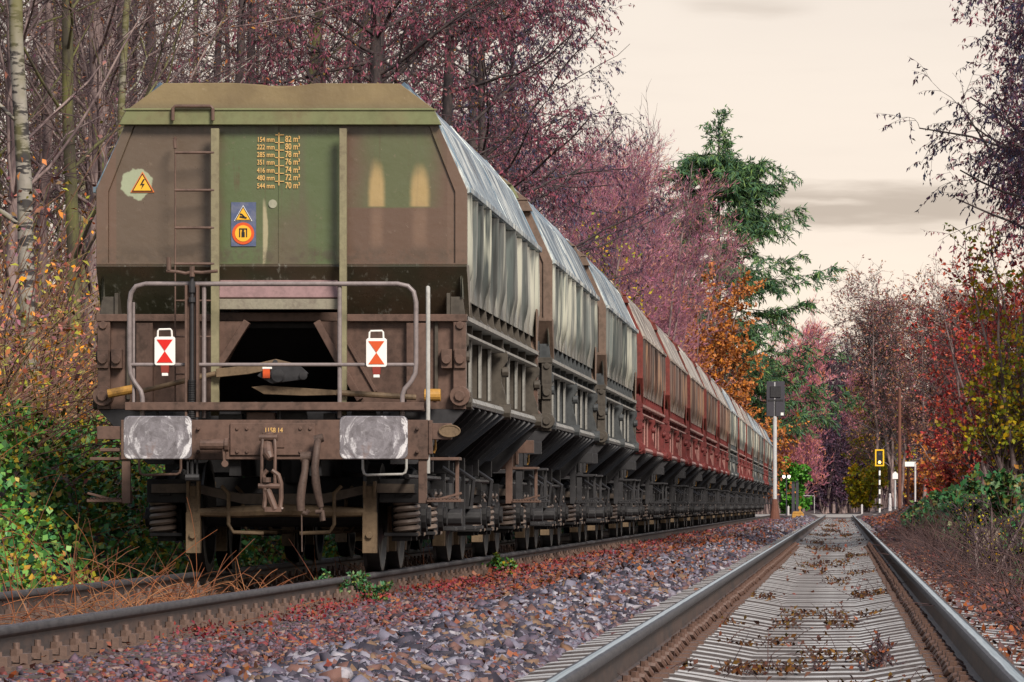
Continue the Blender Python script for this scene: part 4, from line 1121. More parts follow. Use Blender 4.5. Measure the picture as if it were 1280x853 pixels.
M['twig_dark'] = leaf_mat('dead_twig', [(0, (.05, .03, .03)), (.5, (.09, .055, .05)), (1, (.035, .022, .022))], .75, .3)
M['moss'] = leaf_mat('moss', [(0, (0.046, 0.025, 0.017)), (.3, (0.105, 0.046, 0.019)), (.5, (0.031, 0.019, 0.016)), (.7, (0.074, 0.028, 0.019)), (.88, (0.124, 0.068, 0.022)), (1, (0.037, 0.031, 0.012))], .8, .2)

def tubes(P, Rr, s=3):
    """P (N,k,3) polylines, Rr (N,k) radii -> verts, quads"""
    N, k, _ = P.shape
    T = np.empty_like(P); T[:, 1:-1] = P[:, 2:] - P[:, :-2]; T[:, 0] = P[:, 1] - P[:, 0]; T[:, -1] = P[:, -1] - P[:, -2]
    T /= np.linalg.norm(T, axis=2, keepdims=True) + 1e-9
    ref = np.array([.31, .83, .46]); A = np.cross(T, ref); A /= np.linalg.norm(A, axis=2, keepdims=True) + 1e-9; B = np.cross(T, A)
    an = np.arange(s) * 2 * np.pi / s
    v = P[:, :, None, :] + (A[:, :, None, :] * np.cos(an)[None, None, :, None] + B[:, :, None, :] * np.sin(an)[None, None, :, None]) * Rr[:, :, None, None]
    base = np.arange(N)[:, None, None] * k * s + np.arange(k - 1)[None, :, None] * s
    j = np.arange(s)[None, None, :]; j2 = (j + 1) % s
    q = np.stack([base + j, base + j2, base + s + j2, base + s + j], -1).reshape(-1, 4)
    return v.reshape(-1, 3), q
def merge(parts):
    vs, fs, o = [], [], 0
    for v, f in parts: vs.append(v); fs.append(f + o); o += len(v)
    return np.concatenate(vs), np.concatenate(fs)
def stalks(rng, pos, length, r, lean=.9, droop=-.5, k=6):
    n = len(pos); d = rng.normal(0, lean, (n, 3)); d[:, 2] = np.abs(d[:, 2]) * .5 + .7; d /= np.linalg.norm(d, axis=1)[:, None]
    length = length * rng.uniform(.5, 1.3, n); P = np.empty((n, k, 3)); P[:, 0] = pos; cur = pos.copy()
    bend = rng.normal(0, .25, (n, 3)); bend[:, 2] += droop * rng.uniform(.2, 1, n)
    for i in range(1, k):
        d = d + bend * (1.6 / k); d /= np.linalg.norm(d, axis=1)[:, None]; cur = cur + d * (length / (k - 1))[:, None]; P[:, i] = cur
    return P, np.linspace(1, .35, k)[None] * np.broadcast_to(r, (n,))[:, None]

# ivy and bramble bank left of the train
n = 50000; x = -rng.uniform(5.85, 9.6, n); y = rng.uniform(31, 66, n)
clump = vnoise(x, y, .45, 4) * .14 + vnoise(x, y, .16, 9) * .08
edge = sstep(-x, 5.8, 6.6)
z = ground_z(x, y) + .06 + (rng.uniform(0, 1, n) ** .6 * .32 + clump + .06) * edge
keep = rng.uniform(0, 1, n) < (.35 + .65 * sstep(-x + vnoise(x, y, .8, 2) * .5, 5.9, 6.7))
pos = np.stack([x, y, z], -1)[keep]; L_ = rng.uniform(.04, .088, len(pos))
tag(obj('ivy_bank', np_mesh('ivy_bank', *leaf_quads(rng, pos, L_, L_ * .8, up=1.0), M['ivy'])), kind='stuff')
n = 30000; x = -rng.uniform(6.0, 13, n); y = rng.uniform(66, 250, n)
pos = np.stack([x, y, ground_z(x, y) + rng.uniform(0, .6, n)], -1); L_ = rng.uniform(.09, .20, n)
tag(obj('undergrowth', np_mesh('undergrowth', *leaf_quads(rng, pos, L_, L_ * .8, up=.8), M['ivy_dark'])), kind='stuff')
# ivy over the right-hand bank
n = 42000; y = 33 + 127 * rng.uniform(0, 1, n) ** 1.3; x = 1.42 + rng.uniform(0, 1, n) ** 1.1 * (.9 + .035 * y) + .0035 * (y - 33)
cl = vnoise(x, y, .5, 6); z = ground_z(x, y) + .04 + (rng.uniform(0, 1, n) * .30 + cl * .12 + .05) * sstep(x, 1.45, 2.0)
keep = rng.uniform(0, 1, n) < (.25 + .75 * sstep(x + cl * .25, 1.55, 2.1)) * (1 - .55 * (1 - sstep(y + cl * 10, 42, 58)))
pos = np.stack([x, y, z], -1)[keep]; L_ = rng.uniform(.06, .12, len(pos)) * (1 + .006 * (pos[:, 1] - 33))
tag(obj('bank_ivy', np_mesh('bank_ivy', *leaf_quads(rng, pos, L_, L_ * .8, up=.9), M['ivy_dark'])), kind='stuff')
# fallen leaves
xx, yy, sz = [], [], []
def drop(n, x0, x1, y0, y1, s0, s1, p=1.):
    a, b = scatter(n, x0, x1, y0, y1, p); xx.append(a); yy.append(b); sz.append(rng.uniform(s0, s1, n))
drop(1500, -3.85, -1.5, 18, 60, .025, .05); drop(6000, -3.85, -1.5, 45, 200, .03, .08); drop(260, -1.35, .7, 18, 70, .03, .06); drop(900, -1.3, .6, 60, 270, .04, .09); drop(1200, .62, 1.3, 18, 70, .02, .045)
drop(2200, .95, 3.0, 24, 90, .025, .055); drop(4500, 1.1, 6, 80, 275, .07, .13); drop(1500, -5.4, -3.95, 24, 60, .04, .08); drop(4000, -7.5, -5.4, 28, 70, .04, .08)
xx, yy, sz = map(np.concatenate, (xx, yy, sz))
base = ground_z(xx, yy) + rng.uniform(.025, .06, len(xx)); base = np.where((xx > -1.48) & (xx < .62), -.195 + rng.uniform(-.06, .03, len(xx)), base)
v, f = leaf_quads(rng, np.stack([xx, yy, base], -1), sz, sz * .75, up=2.2)
M['brown_litter'] = leaf_mat('rotting_leaf', [(0, (.085, .040, .045)), (.3, (.15, .055, .045)), (.5, (.055, .036, .042)), (.7, (.20, .095, .06)), (.85, (.10, .05, .06)), (1, (.24, .08, .03))], .65, .3)
n = 24000; x = rng.uniform(.66, 3.2, n); y = 22 + 110 * rng.uniform(0, 1, n) ** 1.4; sz2 = rng.uniform(.02, .055, n) * (1 + .006 * y)
tag(obj('leaf_litter', np_mesh('leaf_litter', *leaf_quads(rng, np.stack([x, y, ground_z(x, y) + rng.uniform(.01, .05, n)], -1), sz2, sz2 * .7, up=1.8), M['brown_litter'])), kind='stuff')
tag(obj('fallen_leaves', np_mesh('fallen_leaves', v, f, M['litter'])), kind='stuff')
# a strip of red creeping plants beside the near rail of the train track
n = 9000; y = 27 + 110 * rng.uniform(0, 1, n) ** 1.7; x = -3.55 + .22 * vnoise(y * 0, y, 2.2, 5) + rng.normal(0, .13, n)
keep = (vnoise(x, y, 1.1, 8) > .0) & (rng.uniform(0, 1, n) < .35 + .65 * np.exp(-((y - 52) / 14) ** 2)); x, y = x[keep], y[keep]; x = np.clip(x, -3.86, -2.9)
pos = np.stack([x, y, ground_z(x, y) + .03 + rng.uniform(0, .07, len(x))], -1); L_ = rng.uniform(.016, .036, len(x)) * (1 + .010 * (y - 27))
tag(obj('red_ground_cover', np_mesh('red_ground_cover', *leaf_quads(rng, pos, L_, L_ * .7, up=1.2), M['red_cover'])), kind='stuff')
# dead stalks in front of and below the train
n = 560; x = rng.uniform(-6.3, -4.05, n); y = rng.uniform(29, 42, n) ; pos = np.stack([x, y, ground_z(x, y)], -1)
a = stalks(rng, pos, .52, .0052, 1.3, -1.1, 8)
n = 240; x = rng.uniform(-5.9, -5.0, n); y = rng.uniform(32, 41, n); b = stalks(rng, np.stack([x, y, ground_z(x, y)], -1), .8, .005, 1.4, -1.3, 8)
n = 160; x = rng.uniform(-6.6, -3.95, n); y = rng.uniform(42, 70, n); c = stalks(rng, np.stack([x, y, ground_z(x, y)], -1), .55, .006)
n = 420; x = rng.uniform(-9, -6.5, n); y = rng.uniform(34, 60, n); d = stalks(rng, np.stack([x, y, ground_z(x, y) + .1], -1), .9, .005, 1., -.8)
v, f = merge([tubes(*q) for q in (a, b, c, d)])
tag(obj('dead_stalks', np_mesh('dead_stalks', v, f, M['stalk'])), kind='stuff')
ROWS = [(21.2, .5), (23.4, 1), (26.2, .9), (28.8, .5), (32., .9), (36., .6), (42.5, 1.4), (50, .6), (58, .8), (66, .6), (75, .9), (88, .7), (104, .8), (125, .8), (150, .8), (185, .8), (230, .8)]
def row_y(n, x):
    wts = np.array([b for a, b in ROWS]); k = rng.choice(len(ROWS), n, p=wts / wts.sum()); c = np.array([a for a, b in ROWS])[k]
    y = c + rng.normal(0, .012, n) * c + .9 * np.sin(x * 3 + k * 2.1) * c / 40
    keep = vnoise(x, c * 3.7, .20, 2) > .02
    return x[keep], y[keep]
# dead twigs and moss between the rails and on the right bank
n = 1100; x = rng.uniform(-.85, .5, n); x, y = row_y(n, x)
P_, R_ = stalks(rng, np.stack([x, y, np.full(len(x), -.21)], -1), .20, .0032, 1.6, -1.2)
n = 3400; x = rng.uniform(1.0, 2.8, n); y = 24 + 80 * rng.uniform(0, 1, n); P2, R2 = stalks(rng, np.stack([x, y, ground_z(x, y)], -1), .72, .006, 1.2, -.8)
v, f = merge([tubes(P_, R_), tubes(P2, R2)])
tag(obj('dead_twigs', np_mesh('dead_twigs', v, f, M['twig_dark'])), kind='stuff')
n = 9500; x = rng.uniform(-.85, .5, n); x, y = row_y(n, x)
pos = np.stack([x, y, -.215 + rng.uniform(0, .05, len(x))], -1); L_ = rng.uniform(.012, .036, len(x)) * (1 + .006 * y)
tag(obj('moss', np_mesh('moss', *leaf_quads(rng, pos, L_, L_ * .6, up=.6), M['moss'])), kind='stuff')

# tangled understorey of the wood left of the train
n = 2600; y = rng.uniform(60, 150, n); x = -(8.4 + (y - 60) * .105 + rng.uniform(0, 7, n))
tk = stalks(rng, np.stack([x, y, ground_z(x, y)], -1), 4.2, .011, .55, -.35, 8)
n = 1700; y = rng.uniform(46, 72, n); x = -(7.2 + (y - 46) * .1 + rng.uniform(0, 3, n)); tk2 = stalks(rng, np.stack([x, y, ground_z(x, y)], -1), 2.8, .008, .7, -.7, 8)
tv, tq = merge([tubes(*tk), tubes(*tk2)])
P_ = np.concatenate([tk[0], tk2[0]]); pp = P_[:, 2:].reshape(-1, 3); pp = np.repeat(pp, 2, 0) + rng.normal(0, .22, (len(pp) * 2, 3)); L_ = rng.uniform(.04, .10, len(pp))
lv, lq = leaf_quads(rng, pp, L_, L_ * .55)
M['thicket'] = leaf_mat('thicket_leaf', [(0, (0.108, 0.068, 0.047)), (.15, (0.257, 0.149, 0.047)), (.3, (0.135, 0.176, 0.047)), (.42, (0.351, 0.108, 0.054)), (.55, (0.135, 0.081, 0.108)), (.66, (0.621, 0.270, 0.041)), (.76, (0.216, 0.095, 0.135)), (.88, (0.297, 0.297, 0.068)), (1, (0.135, 0.081, 0.068))], .7, .25)
M['thicket_stem'] = leaf_mat('thicket_stem', [(0, (.16, .10, .08)), (.35, (.28, .20, .14)), (.6, (.09, .055, .06)), (.8, (.20, .10, .08)), (1, (.17, .16, .07))], .8, .2)
tag(obj('thicket', np_mesh('thicket', np.concatenate([tv, lv]), np.concatenate([tq, lq + len(tv)]), [M['thicket_stem'], M['thicket']], np.concatenate([np.zeros(len(tq), int), np.ones(len(lq), int)]))), kind='stuff')
# ------------------------------------------------------------------ trees
def grow(rng, P, Rr, n, t0, t1, length, ang, k=6, rr=.55, up=0., wig=.12, aspread=.25, rmin=.004, tpow=1.):
    N, K, _ = P.shape
    t = t0 + (t1 - t0) * rng.uniform(0, 1, (N, n)) ** tpow; f = np.clip(t * (K - 1), 0, K - 1.001); i = f.astype(int); fr = (f - i)[..., None]
    I = np.arange(N)[:, None]; base = P[I, i] * (1 - fr) + P[I, i + 1] * fr
    T = P[I, i + 1] - P[I, i]; T /= np.linalg.norm(T, axis=2, keepdims=True) + 1e-9
    rad = Rr[I, i] * (1 - fr[..., 0]) + Rr[I, i + 1] * fr[..., 0]
    q = rng.normal(size=T.shape); q -= (q * T).sum(2, keepdims=True) * T; q /= np.linalg.norm(q, axis=2, keepdims=True) + 1e-9
    a = ang * (1 + aspread * rng.normal(size=(N, n)))[..., None]
    d = np.cos(a) * T + np.sin(a) * q
    L_ = (length(t) if callable(length) else length) * rng.uniform(.6, 1.25, (N, n))
    M_ = N * n; base = base.reshape(M_, 3); d = d.reshape(M_, 3); L_ = np.broadcast_to(L_, (N, n)).reshape(M_); rad = rad.reshape(M_)
    out = np.empty((M_, k, 3)); out[:, 0] = base; cur = base.copy(); zz = np.array([0, 0, 1.])
    for j in range(1, k):
        d = d + rng.normal(0, wig, (M_, 3)) + zz * up / k; d /= np.linalg.norm(d, axis=1)[:, None] + 1e-9
        cur = cur + d * (L_ / (k - 1))[:, None]; out[:, j] = cur
    r0 = np.maximum(rad * rr, rmin)
    return out, r0[:, None] * np.linspace(1, .28, k)[None]
def bole(rng, H, r0, lean=(0, 0), k=14, wig=.02, base=(0, 0, -.15), sweep=(0, 0)):
    t = np.linspace(0, 1, k); P = np.zeros((1, k, 3)); w_ = np.cumsum(rng.normal(0, wig, (k, 2)), 0)
    P[0, :, 0] = base[0] + lean[0] * t * H + w_[:, 0] * H / k + sweep[0] * t ** 2 * H; P[0, :, 1] = base[1] + lean[1] * t * H + w_[:, 1] * H / k + sweep[1] * t ** 2 * H; P[0, :, 2] = base[2] + t * H
    return P, (r0 * (1 - .85 * t) * (1 + .5 * np.exp(-t * 25)))[None]
def twig_leaves(rng, P, n, length, width, droop=.6, follow=.4, t0=.15):
    N, K, _ = P.shape
    t = rng.uniform(t0, 1, (N, n)); f = np.clip(t * (K - 1), 0, K - 1.001); i = f.astype(int); fr = (f - i)[..., None]; I = np.arange(N)[:, None]
    pos = (P[I, i] * (1 - fr) + P[I, i + 1] * fr).reshape(-1, 3)
    T = (P[I, i + 1] - P[I, i]).reshape(-1, 3); T /= np.linalg.norm(T, axis=1)[:, None] + 1e-9
    d = T * follow + np.array([0, 0, -droop]) + rng.normal(0, .45, T.shape)
    L_ = length * rng.uniform(.55, 1.3, len(pos))
    return leaf_quads(rng, pos, L_, L_ * width, dirs=d)
BARK = lambda a, b, c2=None, sc=6: (lambda g: dict(color=g.mix(g.ss(g.noise(g.coord(), sc, 5, .65, (1, 1, .35)), .38, .62), a, b), rough=.85, normal=g.bump(g.noise(g.coord(), sc * 2, 4, .6, (1, 1, .3)), .5, .03)))
M['bark_dark'] = mat('dark_bark', BARK((.075, .055, .052), (.028, .022, .024)))
M['bark_brown'] = mat('brown_bark', BARK((.26, .19, .175), (.10, .068, .070)))
M['bark_moss'] = mat('mossy_bark', BARK((.15, .145, .045), (.06, .05, .035), sc=3))
def birch(g):
    c = g.coord(); n = g.noise(c, 5, 4, .6, (1, 1, 3.5)); m = g.noise(c, 1.3, 4, .6, (1, 1, .6)); f = g.noise(c, 20, 3)
    col = g.mix(f, (.33, .30, .26), (.19, .17, .14)); col = g.mix(g.ss(n, .48, .56), col, (.035, .03, .03))
    col = g.mix(g.ss(m, .44, .58) * .85, col, (.13, .12, .04))
    return dict(color=col, rough=.75)
M['bark_birch'] = mat('birch_bark', birch)
def twigm(name, a, b): return mat(name, lambda g: dict(color=g.mix(g.ss(g.noise(g.coord(), .6, 3, .6), .35, .65), a, b), rough=.8))
M['tw_dark'] = twigm('dark_twigs', (.085, .050, .058), (.045, .034, .040))
M['tw_near'] = twigm('grey_brown_twigs', (.12, .075, .068), (.060, .036, .042))
M['tw_brown'] = twigm('brown_twigs', (.11, .070, .060), (.075, .040, .048))
M['tw_purple'] = twigm('purple_twigs', (.30, .13, .18), (.20, .10, .145))
M['tw_grey'] = twigm('grey_twigs', (.13, .105, .105), (.085, .066, .072))
M['lf_purple'] = leaf_mat('purple_foliage', [(0, (.22, .085, .125)), (.18, (.34, .125, .185)), (.36, (.26, .13, .17)), (.5, (.36, .165, .195)), (.64, (.17, .075, .115)), (.78, (.30, .17, .17)), (.90, (.30, .16, .10)), (1, (.24, .10, .15))], .7, .25)
M['lf_maroon'] = leaf_mat('maroon_foliage', [(0, (.12, .038, .058)), (.25, (.19, .060, .085)), (.45, (.13, .062, .085)), (.62, (.23, .075, .095)), (.78, (.09, .042, .065)), (.9, (.17, .085, .075)), (1, (.14, .05, .07))], .7, .25)
M['lf_dark'] = leaf_mat('dark_foliage', [(0, (.030, .038, .070)), (.25, (.050, .060, .100)), (.45, (.085, .035, .060)), (.6, (.040, .048, .085)), (.8, (.10, .045, .055)), (1, (.06, .05, .075))], .6, .3)
M['lf_forest'] = leaf_mat('withered_foliage', [(0, (0.090, 0.045, 0.060)), (.2, (0.165, 0.068, 0.083)), (.4, (0.068, 0.053, 0.045)), (.55, (0.225, 0.083, 0.045)), (.65, (0.105, 0.090, 0.030)), (.8, (0.135, 0.053, 0.090)), (.93, (0.300, 0.150, 0.045)), (1, (0.075, 0.045, 0.060))], .7, .25)
M['lf_orange'] = leaf_mat('orange_foliage', [(0, (.26, .095, .035)), (.25, (.38, .15, .045)), (.5, (.20, .075, .04)), (.75, (.42, .18, .06)), (.9, (.28, .12, .06)), (1, (.17, .07, .04))], .6, .3)
M['lf_red'] = leaf_mat('red_foliage', [(0, (0.216, 0.030, 0.033)), (.3, (0.324, 0.049, 0.038)), (.6, (0.151, 0.026, 0.033)), (.85, (0.367, 0.092, 0.054)), (1, (0.108, 0.022, 0.033))], .6, .3)
M['lf_yellow'] = leaf_mat('yellow_foliage', [(0, (0.425, 0.300, 0.037)), (.3, (0.550, 0.350, 0.050)), (.55, (0.250, 0.237, 0.044)), (.8, (0.150, 0.188, 0.037)), (1, (0.450, 0.200, 0.037))], .55, .3)
M['lf_green'] = leaf_mat('bright_green_foliage', [(0, (0.048, 0.160, 0.024)), (.4, (0.088, 0.240, 0.040)), (.7, (0.036, 0.120, 0.024)), (1, (0.128, 0.256, 0.056))], .5, .35)
M['needle'] = leaf_mat('conifer_needles', [(0, (.028, .058, .040)), (.25, (.055, .110, .055)), (.5, (.080, .140, .055)), (.75, (.038, .080, .058)), (.92, (.115, .17, .055)), (1, (.055, .10, .07))], .6, .25)

M['lf_brownpurple'] = leaf_mat('brown_purple_foliage', [(0, (.20, .10, .10)), (.3, (.13, .07, .075)), (.5, (.26, .13, .10)), (.7, (.16, .07, .10)), (.85, (.30, .17, .08)), (1, (.12, .06, .07))], .7, .25)
M['lf_pink'] = leaf_mat('pink_foliage', [(0, (.40, .14, .20)), (.25, (.26, .10, .17)), (.45, (.46, .19, .19)), (.6, (.32, .15, .22)), (.8, (.48, .22, .12)), (1, (.24, .10, .17))], .7, .25)
M['lf_plum'] = leaf_mat('plum_foliage', [(0, (0.032, 0.022, 0.034)), (.3, (0.053, 0.031, 0.048)), (.6, (0.034, 0.026, 0.042)), (.85, (0.081, 0.037, 0.053)), (1, (0.031, 0.022, 0.031))], .7, .25)
def tree_meshes(key, wood, twigs, leaves, bark, tw, lf):
    """wood: [(P,R,sides)] for the trunk object; twigs + leaves make the crown object"""
    trunk = np_mesh(key + '_trunk', *merge([tubes(p, r, s) for p, r, s in wood]), M[bark], smooth=True)
    tv, tq = merge([tubes(p, r, s) for p, r, s in twigs]); mi = np.zeros(len(tq), int)
    if leaves:
        lv, lq = merge(leaves); tv, tq, mi = np.concatenate([tv, lv]), np.concatenate([tq, lq + len(tv)]), np.concatenate([mi, np.ones(len(lq), int)])
    return trunk, np_mesh(key + '_crown', tv, tq, [M[tw], M[lf]] if leaves else [M[tw]], mi)

def forest_tree(seed, H=19, r0=.17, bark='bark_dark', lean=(0, 0), lf='lf_forest', nl=3, n1=34, droop=.5, L1=3.6, tw='tw_dark', ll=.072):
    g = np.random.default_rng(seed)
    P0, R0 = bole(g, H, r0, lean, wig=.05)
    P1, R1 = grow(g, P0, R0, n1, .12, .98, lambda t: L1 * (1.15 - .75 * t) , R(62), 7, .30, up=.5, wig=.13)
    P2, R2 = grow(g, P1, R1, 7, .2, 1, 1.25, R(45), 5, .5, up=.0, wig=.18, rmin=.006)
    P3, R3 = grow(g, P2, R2, 5, .2, 1, .60, R(45), 4, .6, up=-.3, wig=.2, rmin=.0045)
    lv = [twig_leaves(g, P3, nl, ll, .40, droop)] if nl else []
    return tree_meshes('forest_tree', [(P0, R0, 9), (P1, R1, 5)], [(P2, R2, 3), (P3, R3, 3)], lv, bark, tw, lf)
def purple_tree(seed, H=13, spread=2.6, stems=5, lf='lf_purple', tw='tw_purple', bark='bark_brown', nl=4, ll=.20):
    g = np.random.default_rng(seed); W = []
    bs = [bole(g, H * g.uniform(.75, 1.), .075, (g.uniform(-1, 1) * spread / H * .8, g.uniform(-1, 1) * spread / H * .8), 12, .05, (g.uniform(-.4, .4), g.uniform(-.4, .4), -.1)) for _ in range(stems)]
    P0 = np.concatenate([b[0] for b in bs]); R0 = np.concatenate([b[1] for b in bs])
    P1, R1 = grow(g, P0, R0, 26, .06, .97, lambda t: 1.9 * (1.15 - .6 * t), R(42), 6, .5, up=.9, wig=.10)
    P2, R2 = grow(g, P1, R1, 6, .15, 1, .95, R(34), 5, .55, up=.5, wig=.13, rmin=.007)
    P3, R3 = grow(g, P2, R2, 4, .1, 1, .55, R(30), 4, .6, up=.4, wig=.14, rmin=.006)
    lv = [twig_leaves(g, P3, nl, ll, .13, -.35, .9)]
    return tree_meshes('purple_tree', [(P0, R0, 7)], [(P1, R1, 4), (P2, R2, 3), (P3, R3, 3)], lv, bark, tw, lf)
def hanging_tree(seed, H=17, reach=4.6, lf='lf_maroon', dark=.35, side=1, nl=8, r0=.2, t0=.3, leaf=.105, n1=40):
    """long arching limbs with hanging strands of small leaves"""
    g = np.random.default_rng(seed); P0, R0 = bole(g, H, r0, (0, 0), wig=.05)
    P1, R1 = grow(g, P0, R0, n1, t0, .97, lambda t: reach * (1.12 - .55 * t), R(64), 9, .38, up=.35, wig=.11)
    P2, R2 = grow(g, P1, R1, 9, .2, 1, 1.15, R(48), 6, .5, up=-.35, wig=.16, rmin=.007)
    P3, R3 = grow(g, P2, R2, 5, .15, 1, .55, R(45), 5, .6, up=-.8, wig=.16, rmin=.0045)
    lv = [twig_leaves(g, P3, nl, leaf, .34, 1.0)]
    return tree_meshes('hanging_tree', [(P0, R0, 9), (P1, R1, 5)], [(P2, R2, 3), (P3, R3, 3)], lv, 'bark_dark', 'tw_dark', lf)
def bare_tree(seed, H=11, spread=3.2, stems=4, lf=None, nl=0, tw='tw_grey', ll=.16):
    g = np.random.default_rng(seed)
    bs = [bole(g, H * g.uniform(.7, 1.), .10, (g.uniform(-1, 1) * spread / H * .55, g.uniform(-1, 1) * spread / H * .55), 12, .07, (g.uniform(-.6, .6), g.uniform(-.6, .6), -.1)) for _ in range(stems)]
    P0 = np.concatenate([b[0] for b in bs]); R0 = np.concatenate([b[1] for b in bs])
    P1, R1 = grow(g, P0, R0, 22, .2, .98, lambda t: spread * (1.0 - .5 * t), R(50), 7, .45, up=.5, wig=.14)
    P2, R2 = grow(g, P1, R1, 7, .2, 1, 1.2, R(42), 5, .5, up=.25, wig=.18, rmin=.010)
    P3, R3 = grow(g, P2, R2, 4, .2, 1, .62, R(40), 4, .6, up=.1, wig=.18, rmin=.008)
    lv = [twig_leaves(g, P3, nl, ll, .35, .3)] if nl else []
    return tree_meshes('bare_tree', [(P0, R0, 7)], [(P1, R1, 4), (P2, R2, 3), (P3, R3, 3)], lv, 'bark_brown', tw, lf)
def leafy_bush(seed, H=4, spread=1.4, lf='lf_red', nl=8, ll=.10, lw=.6, stems=9, tw='tw_brown', droop=.1):
    g = np.random.default_rng(seed)
    bs = [bole(g, H * g.uniform(.55, 1.), .03 + .006 * H, (g.uniform(-1, 1) * spread / H, g.uniform(-1, 1) * spread / H), 9, .06, (g.uniform(-.3, .3), g.uniform(-.3, .3), -.1)) for _ in range(stems)]
    P0 = np.concatenate([b[0] for b in bs]); R0 = np.concatenate([b[1] for b in bs])
    P1, R1 = grow(g, P0, R0, 12, .15, 1, H * .22, R(45), 5, .5, up=.4, wig=.15, rmin=.008)
    P2, R2 = grow(g, P1, R1, 5, .2, 1, H * .11, R(45), 4, .6, up=.1, wig=.2, rmin=.006)
    return tree_meshes('leafy_bush', [(P0, R0, 5)], [(P1, R1, 3), (P2, R2, 3)], [twig_leaves(g, P2, nl, ll, lw, droop)], 'bark_brown', tw, lf)
def conifer(seed, H=22.3):
    g = np.random.default_rng(seed); P0, R0 = bole(g, H, .26, (0, 0), wig=.015)
    P1, R1 = grow(g, P0, R0, 170, .12, .90, lambda t: 7.6 * np.minimum(1, (1 - t) / .42) ** .85 * np.where(g.uniform(0, 1, t.shape) > .35, 1, .6), R(72), 9, .30, up=.15, wig=.04, aspread=.10)
    n = np.linspace(0, 1, 9)[None]; L_ = np.linalg.norm(P1[:, -1] - P1[:, 0], axis=1)[:, None]
    P1[:, :, 2] += L_ * (-.42 * n ** 1.3 + .22 * n ** 3)                    # boughs sag, tips lift
    P1b, R1b = grow(g, P0, R0, 20, .80, 1., lambda t: .5 + 9 * (1 - t), R(42), 7, .35, up=.6, wig=.05)
    P2, R2 = grow(g, P1, R1, 18, .18, 1, 1.3, R(52), 5, .5, up=-.25, wig=.08, rmin=.012)
    P2[:, :, 2] = P2[:, :1, 2] + (P2[:, :, 2] - P2[:, :1, 2]) * .45 - .10 * np.linspace(0, 1, 5)[None] ** 2 * 3         # flat sprays
    P2b, R2b = grow(g, P1b, R1b, 7, .3, 1, .55, R(50), 5, .5, up=-.2, wig=.1, rmin=.012)
    lv = [twig_leaves(g, P2, 30, .42, .17, .55, .8, .05), twig_leaves(g, P2b, 10, .28, .28, .25, .8, .05), twig_leaves(g, P1, 40, .40, .17, .5, .7, .35), twig_leaves(g, P1b, 12, .26, .28, .1, .8, .35), twig_leaves(g, P0, 30, .4, .25, -.6, .6, .93)]
    return tree_meshes('conifer', [(P0, R0, 8), (P1, R1, 4)], [(P2, R2, 3), (P1b, R1b, 3)], lv, 'bark_dark', 'tw_dark', 'needle')

def plant(name, meshes, px, d, label, cat, group=None, s=1., rz=0., x=None, hs=1.):
    xx_ = PX(px, d) if x is None else x
    e_ = empty(name, (xx_, d, float(ground_z(xx_, d))), rz); e_.scale = (s * hs, s * hs, s)
    obj('trunk', meshes[0], e_); obj('crown', meshes[1], e_)
    return tag(e_, label, cat, group)

# the wood left of and behind the train
fo = [forest_tree(11, r0=.11, lf='lf_maroon', nl=5), forest_tree(12, 17, .09, n1=44), forest_tree(13, 20, .13, lean=(.03, 0), nl=4), forest_tree(14, 18, .16, 'bark_moss', (.12, 0)), forest_tree(15, 18, .15, lean=(.10, .02))]
bi = [forest_tree(21, 18, .085, 'bark_birch', (-.012, 0), n1=26, nl=2), forest_tree(22, 16, .065, 'bark_birch', (.02, 0), n1=22, nl=2)]
plant('birch_tree', bi[0], 44, 57, 'thick white-barked birch with moss patches at the left edge of the wood', 'tree', s=1.15)
plant('birch_tree', bi[1], 148, 66, 'slim white birch close to the left side of the nearest wagon', 'tree')
plant('birch_tree', bi[1], 92, 84, 'slim pale birch set back between the dark trunks left of the train', 'tree', s=1.1, rz=2)
plant('birch_tree', bi[0], 258, 118, 'pale birch rising behind the roof of the nearest wagon', 'tree', rz=1)
plant('mossy_tree', fo[3], 318, 108, 'mossy green leaning trunk above the middle of the nearest wagon roof', 'tree')
plant('mossy_tree', fo[4], 398, 112, 'dark trunk leaning right above the right part of the nearest wagon roof', 'tree')
r_ = random.Random(4)
fn_ = [forest_tree(16, 18, .10, 'bark_brown', n1=52, nl=1, tw='tw_near', ll=.05), forest_tree(17, 17, .08, 'bark_moss', (.02, 0), n1=48, nl=1, tw='tw_near', ll=.05)]
spots = []
for px, d in ((8, 60), (24, 76), (66, 72), (98, 62), (118, 78), (-30, 64), (40, 98), (80, 110), (140, 92), (170, 105), (205, 96), (236, 128), (280, 100), (345, 104), (372, 126), (420, 118), (455, 106), (490, 124), (300, 140), (180, 140), (60, 140), (120, 150), (400, 150), (520, 150), (335, 130), (440, 140), (470, 128), (385, 138), (250, 112), (155, 84), (15, 88), (52, 88), (110, 70), (-10, 74), (130, 74), (360, 160), (480, 165), (230, 165), (100, 170), (20, 170)):
    spots.append((px, d))
for k, (px, d) in enumerate(spots):
    left = px < 150
    plant('forest_tree', fn_[k % 2] if left else fo[(k * 2) % 3], px, d, 'bare dark tree of the wood left of the train' if left else 'bare dark tree of the wood rising behind the nearest wagon', 'tree',
          'bare trees left of the train' if left else 'bare trees behind the nearest wagon', r_.uniform(.85, 1.15), r_.uniform(0, 6.3))
ha = [hanging_tree(31), hanging_tree(32, 16, 4.2)]
plant('hanging_tree', ha[0], 545, 112, 'tall tree whose long arching limbs hang dark red strands over the second wagon', 'tree', rz=.4)
plant('hanging_tree', ha[1], 470, 100, 'dark red hanging tree just above the right shoulder of the nearest wagon', 'tree', rz=2.2)
plant('hanging_tree', ha[1], 590, 138, 'dark red hanging tree standing behind the one over the second wagon', 'tree', rz=4.2, s=1.05)
